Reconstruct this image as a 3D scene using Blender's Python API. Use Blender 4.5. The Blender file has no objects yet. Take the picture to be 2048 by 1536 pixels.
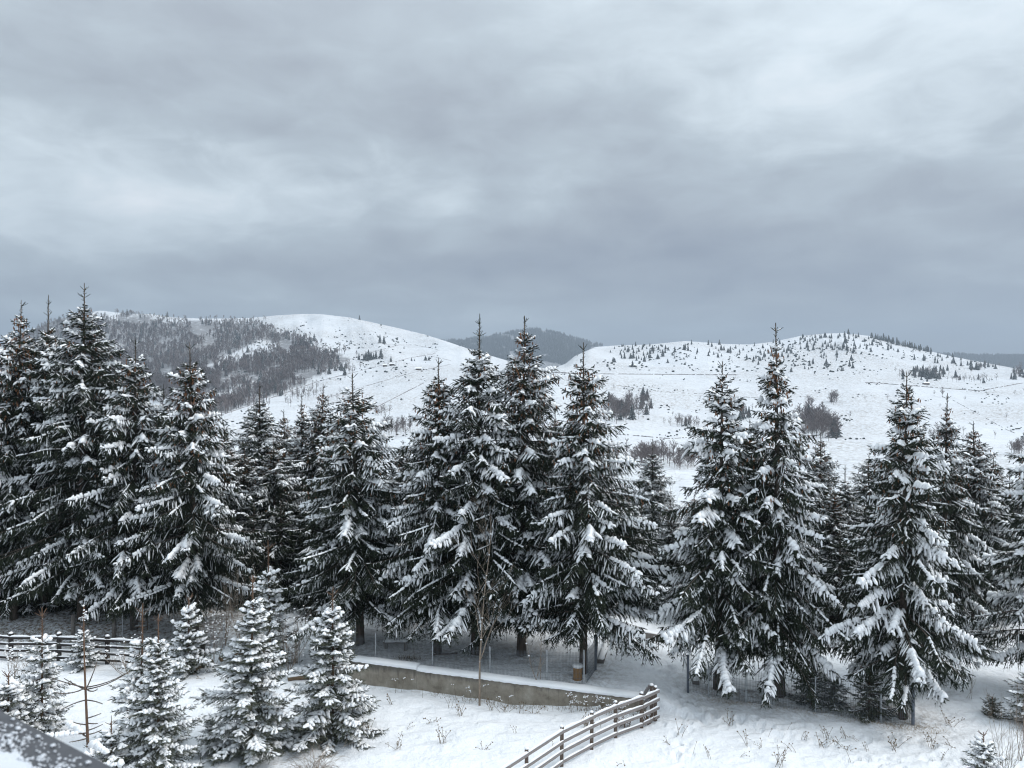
import bpy, math, random
import numpy as np
from mathutils import Vector

random.seed(7)
R0 = np.random.default_rng(7)
SC = bpy.context.scene
COL = SC.collection
PI = math.pi

# ------------------------------------------------------------------ camera
FP = 1540.0          # focal length in photo pixels (photo 2048 wide)
CZ = 12.0            # eye height over the snowfield
cam = bpy.data.cameras.new('camera')
cam.sensor_width = 36.0
cam.lens = 36.0 * FP / 2048.0
cam.clip_start = 0.05
cam.clip_end = 60000
cam.dof.use_dof = True
cam.dof.focus_distance = 34.0
cam.dof.aperture_fstop = 7.0
co = bpy.data.objects.new('camera', cam)
co.location = (0, 0, CZ)
co.rotation_euler = (PI / 2, 0, 0)
COL.objects.link(co)
SC.camera = co

# ------------------------------------------------------------------ light
SUN_EL, SUN_AZ = math.radians(47), math.radians(100)   # azimuth right of the view direction
sl = bpy.data.lights.new('sun', 'SUN')
sl.energy = 1.5
sl.angle = math.radians(22)
sl.color = (1.0, 0.965, 0.92)
so = bpy.data.objects.new('sun', sl)
sd = Vector((math.sin(SUN_AZ) * math.cos(SUN_EL), math.cos(SUN_AZ) * math.cos(SUN_EL), math.sin(SUN_EL)))
so.rotation_euler = sd.to_track_quat('Z', 'Y').to_euler()
so.location = (20, 40, 60)
COL.objects.link(so)

vs = SC.view_settings
vs.view_transform = 'Standard'
vs.look = 'None'
vs.exposure = 0.58
vs.gamma = 1.0
vs.use_curve_mapping = False
SC.cycles.filter_width = 1.15
SC.cycles.max_bounces = 5
SC.cycles.diffuse_bounces = 3
SC.cycles.glossy_bounces = 2
SC.cycles.volume_bounces = 0
SC.cycles.transparent_max_bounces = 4


class NT:
    """tiny node-tree helper"""
    def __init__(s, tree):
        s.t = tree; s.n = tree.nodes; s.l = tree.links
    def new(s, typ, **kw):
        n = s.n.new(typ)
        for k, v in kw.items():
            setattr(n, k, v)
        return n
    def link(s, a, b):
        s.l.new(a, b)
    def inp(s, sock, v):
        if isinstance(v, bpy.types.NodeSocket):
            s.link(v, sock)
        else:
            if hasattr(sock.default_value, '__len__') and not hasattr(v, '__len__'):
                v = (v,) * len(sock.default_value)
            if hasattr(v, '__len__') and len(sock.default_value) == 4 and len(v) == 3:
                v = (*v, 1)
            sock.default_value = v
    def math(s, op, a, b=0.0, c=0.0, clamp=False):
        n = s.new('ShaderNodeMath', operation=op, use_clamp=clamp)
        s.inp(n.inputs[0], a); s.inp(n.inputs[1], b); s.inp(n.inputs[2], c)
        return n.outputs[0]
    def mix(s, f, a, b):
        n = s.new('ShaderNodeMix', data_type='RGBA')
        s.inp(n.inputs['Factor'], f)
        s.inp(n.inputs[6], a); s.inp(n.inputs[7], b)
        return n.outputs[2]
    def noise(s, vec, scale, detail=4, rough=0.55, dist=0.0, out=0):
        n = s.new('ShaderNodeTexNoise')
        if vec is not None:
            s.link(vec, n.inputs['Vector'])
        n.inputs['Scale'].default_value = scale
        n.inputs['Detail'].default_value = detail
        n.inputs['Roughness'].default_value = rough
        n.inputs['Distortion'].default_value = dist
        return n.outputs[out]
    def ramp(s, f, stops, interp='LINEAR'):
        n = s.new('ShaderNodeValToRGB')
        n.color_ramp.interpolation = interp
        el = n.color_ramp.elements
        while len(el) > 1:
            el.remove(el[-1])
        for i, (p, c) in enumerate(stops):
            e = el[0] if i == 0 else el.new(p)
            e.position = p
            e.color = (*c, 1) if len(c) == 3 else c
        s.link(f, n.inputs[0])
        return n.outputs[0]
    def smooth(s, v, a, b):
        n = s.new('ShaderNodeMapRange', interpolation_type='SMOOTHSTEP')
        s.inp(n.inputs['Value'], v)
        n.inputs['From Min'].default_value = a
        n.inputs['From Max'].default_value = b
        return n.outputs[0]


# ------------------------------------------------------------------ world: overcast sky
world = bpy.data.worlds.new('World')
SC.world = world
world.use_nodes = True
w = NT(world.node_tree)
w.n.clear()
out = w.new('ShaderNodeOutputWorld')
bg = w.new('ShaderNodeBackground')
w.link(bg.outputs[0], out.inputs[0])
sky = w.new('ShaderNodeTexSky', sky_type='NISHITA')
sky.sun_disc = False
sky.sun_elevation = SUN_EL
sky.sun_rotation = SUN_AZ
sky.air_density = 1.2
sky.dust_density = 2.0
tc = w.new('ShaderNodeTexCoord')
D = tc.outputs['Generated']
sep = w.new('ShaderNodeSeparateXYZ'); w.link(D, sep.inputs[0])
dx, dy, dz = sep.outputs
zc = w.math('MAXIMUM', dz, 0.0)
# cloud layer seen as a flat deck: direction projected on a plane
den = w.math('ADD', zc, 0.13)
px_ = w.math('DIVIDE', dx, den); py_ = w.math('DIVIDE', dy, den)
comb = w.new('ShaderNodeCombineXYZ'); w.link(px_, comb.inputs[0]); w.link(py_, comb.inputs[1])
mp = w.new('ShaderNodeMapping'); w.link(comb.outputs[0], mp.inputs[0])
mp.inputs['Scale'].default_value = (0.75, 0.9, 1)
mp.inputs['Location'].default_value = (3.1, 1.7, 0)
n1 = w.noise(mp.outputs[0], 0.75, 3, 0.45, 0.25)
n2 = w.noise(mp.outputs[0], 2.4, 5, 0.5, 0.4)
n3 = w.noise(mp.outputs[0], 0.32, 2, 0.5)
# broad tone: az / elevation blobs of the real cloud deck (direction space)
az = w.math('ARCTAN2', dx, dy)
el = w.math('ARCSINE', dz)
def blob(a0, e0, sa, se, amp):
    a = w.math('DIVIDE', w.math('SUBTRACT', az, math.radians(a0)), math.radians(sa))
    e = w.math('DIVIDE', w.math('SUBTRACT', el, math.radians(e0)), math.radians(se))
    q = w.math('ADD', w.math('MULTIPLY', a, a), w.math('MULTIPLY', e, e))
    g = w.math('EXPONENT', w.math('MULTIPLY', q, -1.0))
    return w.math('MULTIPLY', g, amp)
tone = w.math('ADD', w.math('MULTIPLY', w.math('SUBTRACT', n1, 0.5), 0.60),
              w.math('MULTIPLY', w.math('SUBTRACT', n2, 0.5), 0.42))
tone = w.math('ADD', tone, w.math('MULTIPLY', w.math('SUBTRACT', n3, 0.5), 0.25))
cv = w.new('ShaderNodeCombineXYZ'); w.link(w.math('MULTIPLY', az, 4.2), cv.inputs[0]); w.link(w.math('MULTIPLY', el, 10.0), cv.inputs[1])
n4 = w.noise(cv.outputs[0], 1.0, 5, 0.5, 0.9)
n5 = w.noise(cv.outputs[0], 2.2, 9, 0.62, 0.5)
band = w.math('MULTIPLY', w.smooth(el, 0.0, 0.12), w.math('SUBTRACT', 1.0, w.smooth(el, 0.25, 0.6)))
tone = w.math('ADD', tone, w.math('MULTIPLY', w.math('MULTIPLY', w.math('SUBTRACT', n4, 0.5), 0.38), band))
tone = w.math('ADD', tone, w.math('MULTIPLY', w.math('MULTIPLY', w.math('SUBTRACT', n5, 0.5), 0.62), band))
BL = [(20, 24, 24, 12, .17), (38, 20, 12, 8, .04), (-31, 13.0, 15, 3.6, .24), (-16, 12.0, 9, 2.6, .12), (-4.5, 12.8, 3.4, 2.4, .20), (2, 13.4, 2.8, 1.9, .17),
      (-14, 18.0, 20, 3.0, -.10), (-18, 22, 20, 6, -.07), (10, 13.5, 18, 2.6, -.08), (24, 9.5, 16, 3.2, -.12), (28, 5, 20, 3.4, -.17), (-8, 7.9, 26, 1.8, -.15), (8, 10.6, 16, 1.8, -.06), (-20, 26, 24, 7, -.05), (-3, 4.6, 12, 1.7, .17),
      (-33, 4.5, 8, 2.2, .10), (-33, 25, 14, 7, .03)]
for b in BL:
    tone = w.math('ADD', tone, blob(*b))
tone = w.math('ADD', tone, w.math('MULTIPLY', zc, 0.30))
tone = w.math('ADD', tone, 0.395)
cloud = w.ramp(tone, [(0.0, (0.215, 0.23, 0.28)), (0.30, (0.338, 0.367, 0.405)), (0.50, (0.445, 0.50, 0.54)),
                      (0.72, (0.66, 0.735, 0.78)), (1.0, (0.93, 0.96, 0.99))])
nis = w.new('ShaderNodeVectorMath', operation='SCALE')
w.link(sky.outputs[0], nis.inputs[0]); nis.inputs['Scale'].default_value = 0.08
wcol = w.mix(0.93, nis.outputs[0], cloud)
# an overcast sky grows brighter towards the zenith
zen = w.math('MULTIPLY_ADD', w.smooth(zc, 0.25, 1.0), 0.9, 1.0)
wz = w.new('ShaderNodeVectorMath', operation='SCALE')
w.link(wcol, wz.inputs[0]); w.link(zen, wz.inputs['Scale'])
w.link(wz.outputs[0], bg.inputs[0])
bg.inputs[1].default_value = 0.84

# ------------------------------------------------------------------ materials
def mat(name):
    m = bpy.data.materials.new(name)
    m.use_nodes = True
    t = NT(m.node_tree)
    b = t.n['Principled BSDF']
    return m, t, b

def pos(t):
    return t.new('ShaderNodeNewGeometry').outputs['Position']

def bump(t, b, h, strength, dist):
    n = t.new('ShaderNodeBump')
    n.inputs['Strength'].default_value = strength
    n.inputs['Distance'].default_value = dist
    t.link(h, n.inputs['Height'])
    t.link(n.outputs[0], b.inputs['Normal'])

M = {}
def simple(key, c1, c2, scale, rough=0.8, bs=0.0, bd=0.02, stretch=None, spec=0.3, detail=5):
    m, t, b = mat(key)
    tcn = t.new('ShaderNodeTexCoord').outputs['Object']
    v = tcn
    if stretch:
        mpn = t.new('ShaderNodeMapping'); t.link(tcn, mpn.inputs[0])
        mpn.inputs['Scale'].default_value = stretch
        v = mpn.outputs[0]
    n = t.noise(v, scale, detail, 0.6)
    c = t.ramp(n, [(0.3, c1), (0.7, c2)])
    t.link(c, b.inputs['Base Color'])
    b.inputs['Roughness'].default_value = rough
    b.inputs['Specular IOR Level'].default_value = spec
    if bs:
        bump(t, b, n, bs, bd)
    M[key] = m
    return m

# fresh snow
def snow_mat(key, c, sc, bs, bd):
    m, t, b = mat(key)
    p = pos(t)
    n = t.noise(p, sc, 5, 0.6)
    col = t.mix(n, tuple(x * 0.96 for x in c), c)
    t.link(col, b.inputs['Base Color'])
    b.inputs['Roughness'].default_value = 0.75
    b.inputs['Specular IOR Level'].default_value = 0.2
    bump(t, b, n, bs, bd)
    M[key] = m
snow_mat('snow_roof_shade', (0.62, 0.65, 0.70), 60, 0.5, 0.01)  # balcony rail snow: shade of the unbuilt roof put into a greyer colour
snow_mat('snow', (0.92, 0.935, 0.955), 18, 0.5, 0.03)
simple('needles', (0.009, 0.015, 0.011), (0.030, 0.038, 0.022), 3.0, 0.65, spec=0.15)
simple('needles_young', (0.045, 0.054, 0.043), (0.11, 0.118, 0.085), 5.0, 0.65, spec=0.15)
simple('bark', (0.045, 0.036, 0.031), (0.15, 0.12, 0.10), 9, 0.9, 0.8, 0.03, (1, 1, 0.25))
simple('bark_red', (0.085, 0.052, 0.036), (0.18, 0.11, 0.072), 14, 0.8, 0.5, 0.01, (1, 1, 0.3))
simple('twig', (0.17, 0.135, 0.105), (0.31, 0.255, 0.205), 6, 0.85)
simple('cone', (0.13, 0.06, 0.03), (0.27, 0.13, 0.065), 12, 0.7)
simple('weed', (0.10, 0.075, 0.05), (0.22, 0.17, 0.11), 9, 0.9)
simple('straw', (0.26, 0.19, 0.11), (0.42, 0.33, 0.22), 9, 0.9)
simple('wood_grey', (0.13, 0.118, 0.115), (0.30, 0.275, 0.265), 5, 0.85, 0.6, 0.01, (1.2, 14, 14))
simple('wood_post', (0.07, 0.052, 0.042), (0.17, 0.13, 0.105), 6, 0.85, 0.6, 0.01, (10, 10, 1))
simple('wood_dark', (0.016, 0.014, 0.014), (0.04, 0.035, 0.033), 6, 0.7, 0.4, 0.006, (1.2, 12, 12))
simple('wood_log', (0.10, 0.07, 0.045), (0.22, 0.16, 0.10), 7, 0.85, 0.6, 0.01, (1, 10, 10))
simple('stump_side', (0.19, 0.10, 0.038), (0.36, 0.21, 0.085), 9, 0.8, 0.5, 0.01, (8, 8, 1))
simple('galvanised', (0.33, 0.35, 0.37), (0.47, 0.50, 0.52), 12, 0.45)
simple('steel_dark', (0.10, 0.12, 0.15), (0.16, 0.18, 0.22), 9, 0.5)
simple('wire', (0.10, 0.115, 0.13), (0.16, 0.18, 0.20), 9, 0.5)
simple('post_concrete', (0.13, 0.12, 0.11), (0.24, 0.225, 0.21), 9, 0.9, 0.5, 0.01)
simple('rail_paint', (0.058, 0.060, 0.068), (0.085, 0.087, 0.096), 40, 0.45, 0.2, 0.001)
simple('far_twig', (0.11, 0.094, 0.094), (0.22, 0.185, 0.178), 0.02, 0.9)
simple('far_needles', (0.022, 0.032, 0.028), (0.05, 0.06, 0.052), 0.03, 0.9)
simple('hut_wood', (0.08, 0.06, 0.05), (0.13, 0.10, 0.08), 2, 0.9)

# conifers far away: snow lies on the upper side of the tiers
def far_conifer_mat():
    m, t, b = mat('far_conifer')
    g = t.new('ShaderNodeNewGeometry')
    n = t.noise(g.outputs['Position'], 0.9, 2, 0.6)
    sp = t.new('ShaderNodeSeparateXYZ'); t.link(g.outputs['Normal'], sp.inputs[0])
    f = t.math('MULTIPLY', t.smooth(n, 0.50, 0.66), 0.42)
    col = t.mix(f, (0.028, 0.036, 0.034), (0.75, 0.78, 0.82))
    t.link(col, b.inputs['Base Color'])
    b.inputs['Roughness'].default_value = 0.9
    M['far_conifer'] = m
far_conifer_mat()

# concrete of the wall: stained, damp near the cap, ochre below
def concrete():
    m, t, b = mat('concrete_wall')
    tcn = t.new('ShaderNodeTexCoord').outputs['Object']
    sp = t.new('ShaderNodeSeparateXYZ'); t.link(tcn, sp.inputs[0])
    n = t.noise(tcn, 2.2, 6, 0.65)
    mpn = t.new('ShaderNodeMapping'); t.link(tcn, mpn.inputs[0]); mpn.inputs['Scale'].default_value = (5, 5, 0.6)
    st = t.noise(mpn.outputs[0], 1.2, 4, 0.6)
    fine = t.noise(tcn, 30, 4, 0.6)
    base = t.ramp(n, [(0.28, (0.13, 0.11, 0.088)), (0.42, (0.24, 0.212, 0.17)), (0.60, (0.32, 0.29, 0.24)), (0.75, (0.42, 0.39, 0.335))])
    damp = t.math('MULTIPLY', t.smooth(t.math('ADD', sp.outputs[2], t.math('MULTIPLY', st, 0.45)), 0.62, 0.90), 0.72)
    col = t.mix(damp, base, (0.07, 0.065, 0.058))
    col = t.mix(t.math('MULTIPLY', t.smooth(st, 0.56, 0.7), 0.35), col, (0.10, 0.085, 0.065))
    t.link(col, b.inputs['Base Color'])
    b.inputs['Roughness'].default_value = 0.9
    bump(t, b, t.math('ADD', n, t.math('MULTIPLY', fine, 0.3)), 0.6, 0.03)
    M['concrete_wall'] = m
concrete()

# near snowfield
def ground_mat():
    m, t, b = mat('snowfield')
    p = pos(t)
    n1_ = t.noise(p, 0.7, 4, 0.5)
    n2_ = t.noise(p, 3.0, 5, 0.6)
    n3_ = t.noise(p, 14.0, 4, 0.65)
    col = t.mix(n2_, (0.79, 0.82, 0.86), (0.84, 0.865, 0.90))
    # bare litter showing under thin snow, by vertex attribute
    at = t.new('ShaderNodeAttribute'); at.attribute_name = 'litter'
    lf = t.math('MULTIPLY', at.outputs['Fac'], t.smooth(t.noise(p, 5.5, 6, 0.75), 0.44, 0.60), clamp=True)
    litter = t.mix(n3_, (0.10, 0.075, 0.052), (0.30, 0.235, 0.165))
    col = t.mix(lf, col, litter)
    t.link(col, b.inputs['Base Color'])
    b.inputs['Roughness'].default_value = 0.8
    b.inputs['Specular IOR Level'].default_value = 0.2
    h = t.math('ADD', t.math('MULTIPLY', n1_, 0.5), t.math('MULTIPLY', n2_, 0.35))
    h = t.math('ADD', h, t.math('MULTIPLY', n3_, 0.035))
    bump(t, b, h, 0.8, 0.45)
    M['snowfield'] = m
ground_mat()

# hills: snow with dry grass and heather showing through in patches
def hill_mat():
    m, t, b = mat('hill_snow')
    p = pos(t)
    n1_ = t.noise(p, 0.006, 5, 0.6)
    n2_ = t.noise(p, 0.05, 6, 0.7)
    n3_ = t.noise(p, 0.35, 5, 0.75)
    col = t.mix(n2_, (0.60, 0.63, 0.675), (0.76, 0.785, 0.82))
    f = t.math('MULTIPLY', t.smooth(n1_, 0.36, 0.60), t.smooth(n3_, 0.47, 0.66))
    f = t.math('MULTIPLY', f, 1.0)
    col = t.mix(f, col, (0.26, 0.22, 0.18))
    f2 = t.math('MULTIPLY', t.smooth(n3_, 0.60, 0.72), t.math('MULTIPLY', t.smooth(n2_, 0.45, 0.6), 0.75))
    col = t.mix(f2, col, (0.14, 0.13, 0.12))
    at = t.new('ShaderNodeAttribute'); at.attribute_name = 'wood'
    fl = t.math('MULTIPLY', at.outputs['Fac'], t.smooth(t.noise(p, 0.09, 5, 0.7), 0.28, 0.52))
    col = t.mix(t.math('MULTIPLY', fl, 0.75), col, (0.085, 0.08, 0.085))
    t.link(col, b.inputs['Base Color'])
    b.inputs['Roughness'].default_value = 0.9
    b.inputs['Specular IOR Level'].default_value = 0.1
    bump(t, b, t.math('ADD', n1_, t.math('MULTIPLY', n2_, 0.25)), 0.8, 16.0)
    M['hill_snow'] = m
hill_mat()

# ------------------------------------------------------------------ mesh helpers
class Acc:
    """collects triangles; slot = material index"""
    def __init__(s):
        s.v = []; s.f = []; s.m = []; s.n = 0
    def add(s, v, f, slot=0):
        v = np.asarray(v, float).reshape(-1, 3); f = np.asarray(f, int).reshape(-1, 3)
        if len(f) == 0:
            return
        s.v.append(v); s.f.append(f + s.n); s.m.append(np.full(len(f), slot)); s.n += len(v)
    def mesh(s, name, mats, smooth=False):
        me = bpy.data.meshes.new(name)
        v = np.concatenate(s.v).astype(np.float32); f = np.concatenate(s.f).astype(np.int32)
        me.vertices.add(len(v)); me.vertices.foreach_set('co', v.ravel())
        me.loops.add(len(f) * 3); me.loops.foreach_set('vertex_index', f.ravel())
        me.polygons.add(len(f))
        me.polygons.foreach_set('loop_start', np.arange(0, len(f) * 3, 3, dtype=np.int32))
        me.polygons.foreach_set('material_index', np.concatenate(s.m).astype(np.int32))
        me.polygons.foreach_set('use_smooth', np.full(len(f), smooth))
        for m in (mats if isinstance(mats, (list, tuple)) else [mats]):
            me.materials.append(M[m])
        me.update(calc_edges=True)
        return me

def norm(v):
    v = np.asarray(v, float)
    return v / np.maximum(np.linalg.norm(v, axis=-1, keepdims=True), 1e-9)

def tube(acc, pts, rad, k=6, slot=0, cap=True, jit=0.0, rng=R0):
    pts = np.asarray(pts, float); n = len(pts)
    rad = np.broadcast_to(np.asarray(rad, float), (n,))
    t = np.gradient(pts, axis=0); t = norm(t)
    up = np.tile([0, 0, 1.0], (n, 1))
    bad = np.abs(t[:, 2]) > 0.95
    up[bad] = [1, 0, 0]
    a = norm(np.cross(t, up)); b = np.cross(a, t)
    th = np.arange(k) * 2 * PI / k
    r = rad[:, None] * (1 + jit * rng.uniform(-1, 1, (n, k)))
    v = pts[:, None] + r[..., None] * (a[:, None] * np.cos(th)[None, :, None] + b[:, None] * np.sin(th)[None, :, None])
    f = []
    for i in range(n - 1):
        for j in range(k):
            p, q = i * k + j, i * k + (j + 1) % k
            f += [(p, q, q + k), (p, q + k, p + k)]
    v = v.reshape(-1, 3)
    if cap:
        v = np.vstack([v, pts[0], pts[-1]])
        for j in range(k):
            f.append((n * k, (j + 1) % k, j))
            f.append((n * k + 1, (n - 1) * k + j, (n - 1) * k + (j + 1) % k))
    acc.add(v, f, slot)

def box(acc, c, size, ax=(1, 0, 0), up=(0, 0, 1), slot=0, jit=0.0, rng=R0):
    ax = norm(ax); side = norm(np.cross(up, ax)); u = np.cross(ax, side)
    s = np.array(size) / 2
    v = []
    for i in (-1, 1):
        for j in (-1, 1):
            for k in (-1, 1):
                v.append(np.array(c) + ax * i * s[0] + side * j * s[1] + u * k * s[2] + rng.uniform(-jit, jit, 3))
    f = [(0, 1, 3), (0, 3, 2), (4, 6, 7), (4, 7, 5), (0, 4, 5), (0, 5, 1), (2, 3, 7), (2, 7, 6), (0, 2, 6), (0, 6, 4), (1, 5, 7), (1, 7, 3)]
    acc.add(v, f, slot)

def bevel_box(acc, a, b, wd, ht, bev=0.01, sag=0.0, n=6, wob=0.0, rng=R0, slot=0):
    """a beam from a to b with chamfered long edges, slightly uneven"""
    a = np.array(a, float); b = np.array(b, float)
    t = norm(b - a); side = norm(np.cross([0, 0, 1.0], t)) if abs(t[2]) < 0.95 else np.array([1.0, 0, 0]); u = np.cross(t, side)
    h, q = ht / 2, wd / 2
    sec = [(-q + bev, -h), (q - bev, -h), (q, -h + bev), (q, h - bev), (q - bev, h), (-q + bev, h), (-q, h - bev), (-q, -h + bev)]
    v = []
    for i in range(n + 1):
        x = i / n
        c = a + (b - a) * x - np.array([0, 0, sag * 4 * x * (1 - x)]) + u * rng.uniform(-wob, wob) + side * rng.uniform(-wob, wob)
        for (p, r) in sec:
            v.append(c + side * p + u * r)
    f = []
    for i in range(n):
        for j in range(8):
            p, q_ = i * 8 + j, i * 8 + (j + 1) % 8
            f += [(p, p + 8, q_ + 8), (p, q_ + 8, q_)]
    for j in range(1, 7):
        f.append((0, j, j + 1)); f.append((n * 8, n * 8 + j + 1, n * 8 + j))
    acc.add(v, f, slot)

def snow_bead(acc, a, b, wd, ht, rng, seg=0.12, gap=0.1, lift=0.0, slot=0):
    """a bead of snow on a beam from a to b: a rounded uneven cap, broken here and there"""
    a = np.array(a, float); b = np.array(b, float)
    L = np.linalg.norm(b - a); n = max(3, int(L / seg))
    t = norm(b - a); side = norm(np.cross([0, 0, 1.0], t))
    k = 5; th = np.linspace(0, PI, k)
    ph = rng.uniform(0, 6.28, 4)
    v = []; f = []
    for i in range(n + 1):
        x = i / n
        m = 0.75 + 0.25 * math.sin(x * L * 5 + ph[0]) * math.sin(x * L * 2.3 + ph[1]) + rng.uniform(-.12, .12)
        if math.sin(x * L * 1.7 + ph[2]) + math.sin(x * L * 4.1 + ph[3]) > 2 - 4 * gap:
            m = 0.12
        if i in (0, n):
            m = 0.15
        c = a + (b - a) * x
        for q in th:
            v.append(c + side * math.cos(q) * wd / 2 * (0.6 + 0.4 * m) + np.array([0, 0, lift - 0.004 + math.sin(q) * ht * m]))
    for i in range(n):
        for j in range(k - 1):
            p = i * k + j
            f += [(p, p + 1, p + 1 + k), (p, p + 1 + k, p + k)]
        f += [(i * k, i * k + k, i * k + 2 * k - 1), (i * k, i * k + 2 * k - 1, i * k + k - 1)]
    acc.add(v, f, slot)

def lump(acc, c, r, rng, slot=0, flat=0.6, n=6):
    """small faceted snow lump"""
    rings = [(-.2, .75), (.25, 1.0), (.7, .7)]
    v = []; f = []
    for (z, s) in rings:
        for j in range(n):
            a = j * 2 * PI / n + rng.uniform(-.2, .2)
            q = r * s * rng.uniform(.8, 1.2)
            v.append((c[0] + q * math.cos(a), c[1] + q * math.sin(a), c[2] + z * r * flat))
    v.append((c[0], c[1], c[2] + r * flat)); v.append((c[0], c[1], c[2] - .3 * r * flat))
    for i in range(2):
        for j in range(n):
            p, q = i * n + j, i * n + (j + 1) % n
            f += [(p, q, q + n), (p, q + n, p + n)]
    for j in range(n):
        f += [(2 * n + j, 2 * n + (j + 1) % n, 3 * n), (3 * n + 1, (j + 1) % n, j)]
    acc.add(v, f, slot)

def link(name, me, parent=None, loc=None, **props):
    o = bpy.data.objects.new(name, me)
    COL.objects.link(o)
    if parent is not None:
        o.parent = parent
    if loc is not None:
        o.location = loc
    for k, v in props.items():
        o[k] = v
    return o

def thing(name, label, cat, loc=(0, 0, 0), group=None, rz=0.0, scale=None):
    o = bpy.data.objects.new(name, None)
    o.empty_display_size = 0.3
    COL.objects.link(o)
    o.location = loc
    o.rotation_euler = (0, 0, rz)
    if scale is not None:
        o.scale = scale
    o['label'] = label; o['category'] = cat
    if group:
        o['group'] = group
    return o

def vnoise(x, y, seed=0):
    """smooth value noise, numpy"""
    rs = np.random.default_rng(seed); T = rs.uniform(-1, 1, (256, 256))
    xi = np.floor(x).astype(int); yi = np.floor(y).astype(int)
    fx = x - xi; fy = y - yi
    fx = fx * fx * (3 - 2 * fx); fy = fy * fy * (3 - 2 * fy)
    g = lambda a, b: T[a % 256, b % 256]
    return (g(xi, yi) * (1 - fx) + g(xi + 1, yi) * fx) * (1 - fy) + (g(xi, yi + 1) * (1 - fx) + g(xi + 1, yi + 1) * fx) * fy

def fbm(x, y, seed=0, o=4, g=0.5):
    s = 0; a = 1
    for i in range(o):
        s = s + a * vnoise(x * 2 ** i, y * 2 ** i, seed + i); a *= g
    return s

def sstep(x, a, b):
    t = np.clip((x - a) / (b - a), 0, 1)
    return t * t * (3 - 2 * t)

# ------------------------------------------------------------------ terrain
# photo pixel (px, py) at distance d (along the view axis) -> world
def P(px, py, d):
    return ((px - 1024) / FP * d, d, CZ + (768 - py) / FP * d)

def wall_y(X):            # front face line of the concrete wall
    return 31.0 - 0.2846 * (X + 5.7)

def near_z(X, Y):
    X = np.asarray(X, float); Y = np.asarray(Y, float)
    z = 0.07 * fbm(X / 3.1, Y / 3.1, 11, 3) + 0.05 * fbm(X / 0.9, Y / 0.5, 21, 2)
    # small drifts lying across the slope (lower right)
    z = z + 0.07 * np.abs(vnoise((X + 0.45 * Y) / 1.4, (Y - 0.30 * X) / 0.5, 31)) * sstep(X, 2, 6)
    wy = wall_y(X)
    side = sstep(X, -9.6, -7.2) * (1 - sstep(X, 4.6, 7.5))
    z = z + 0.50 * sstep(Y - wy, 0.10, 0.36) * side
    z = z - 0.16 * np.exp(-((Y - wy + .2) / .9) ** 2) * side * (1 - sstep(X, .5, 4))
    # bank that rises through the gateway
    z = z + 0.45 * np.exp(-(((X - 6.0) / 2.3) ** 2 + ((Y - 32.8) / 1.9) ** 2))
    # bank under the left trees
    z = z + 0.35 * sstep(Y, 35.5, 38.5) * (1 - sstep(X, -14, -9))
    # ridge of banked snow along the right mesh fence
    fy = 30.0 - (X - 6.9) * 0.235
    z = z + 0.16 * np.exp(-((Y - fy) / 0.55) ** 2) * sstep(X, 7.0, 8.2) * (1 - sstep(X, 14.0, 15.5)) * (1 + .5 * vnoise(X / .7, Y, 5))
    # drop into the valley
    z = z - 0.25 * np.maximum(Y - 41, 0) * sstep(Y, 41, 60)
    z = z - 0.10 * np.maximum(9 - Y, 0)
    return z

FOOT = []
def add_foot(x0, y0, x1, y1, n, wob):
    for i in range(n):
        t = (i + random.uniform(-.3, .3)) / n
        FOOT.append((x0 + (x1 - x0) * t + random.gauss(0, wob), y0 + (y1 - y0) * t + random.gauss(0, wob)))
add_foot(5.2, 35.0, 6.4, 28.2, 46, 0.40)
add_foot(6.4, 28.2, 4.4, 22.0, 30, 0.18)
add_foot(6.4, 28.6, 13.5, 22.5, 40, 0.35)
add_foot(6.0, 27.6, 15.0, 24.6, 46, 0.6)

def pol_px(az):
    return 1024 + FP * np.tan(np.clip(az, -1.35, 1.35))

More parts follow.
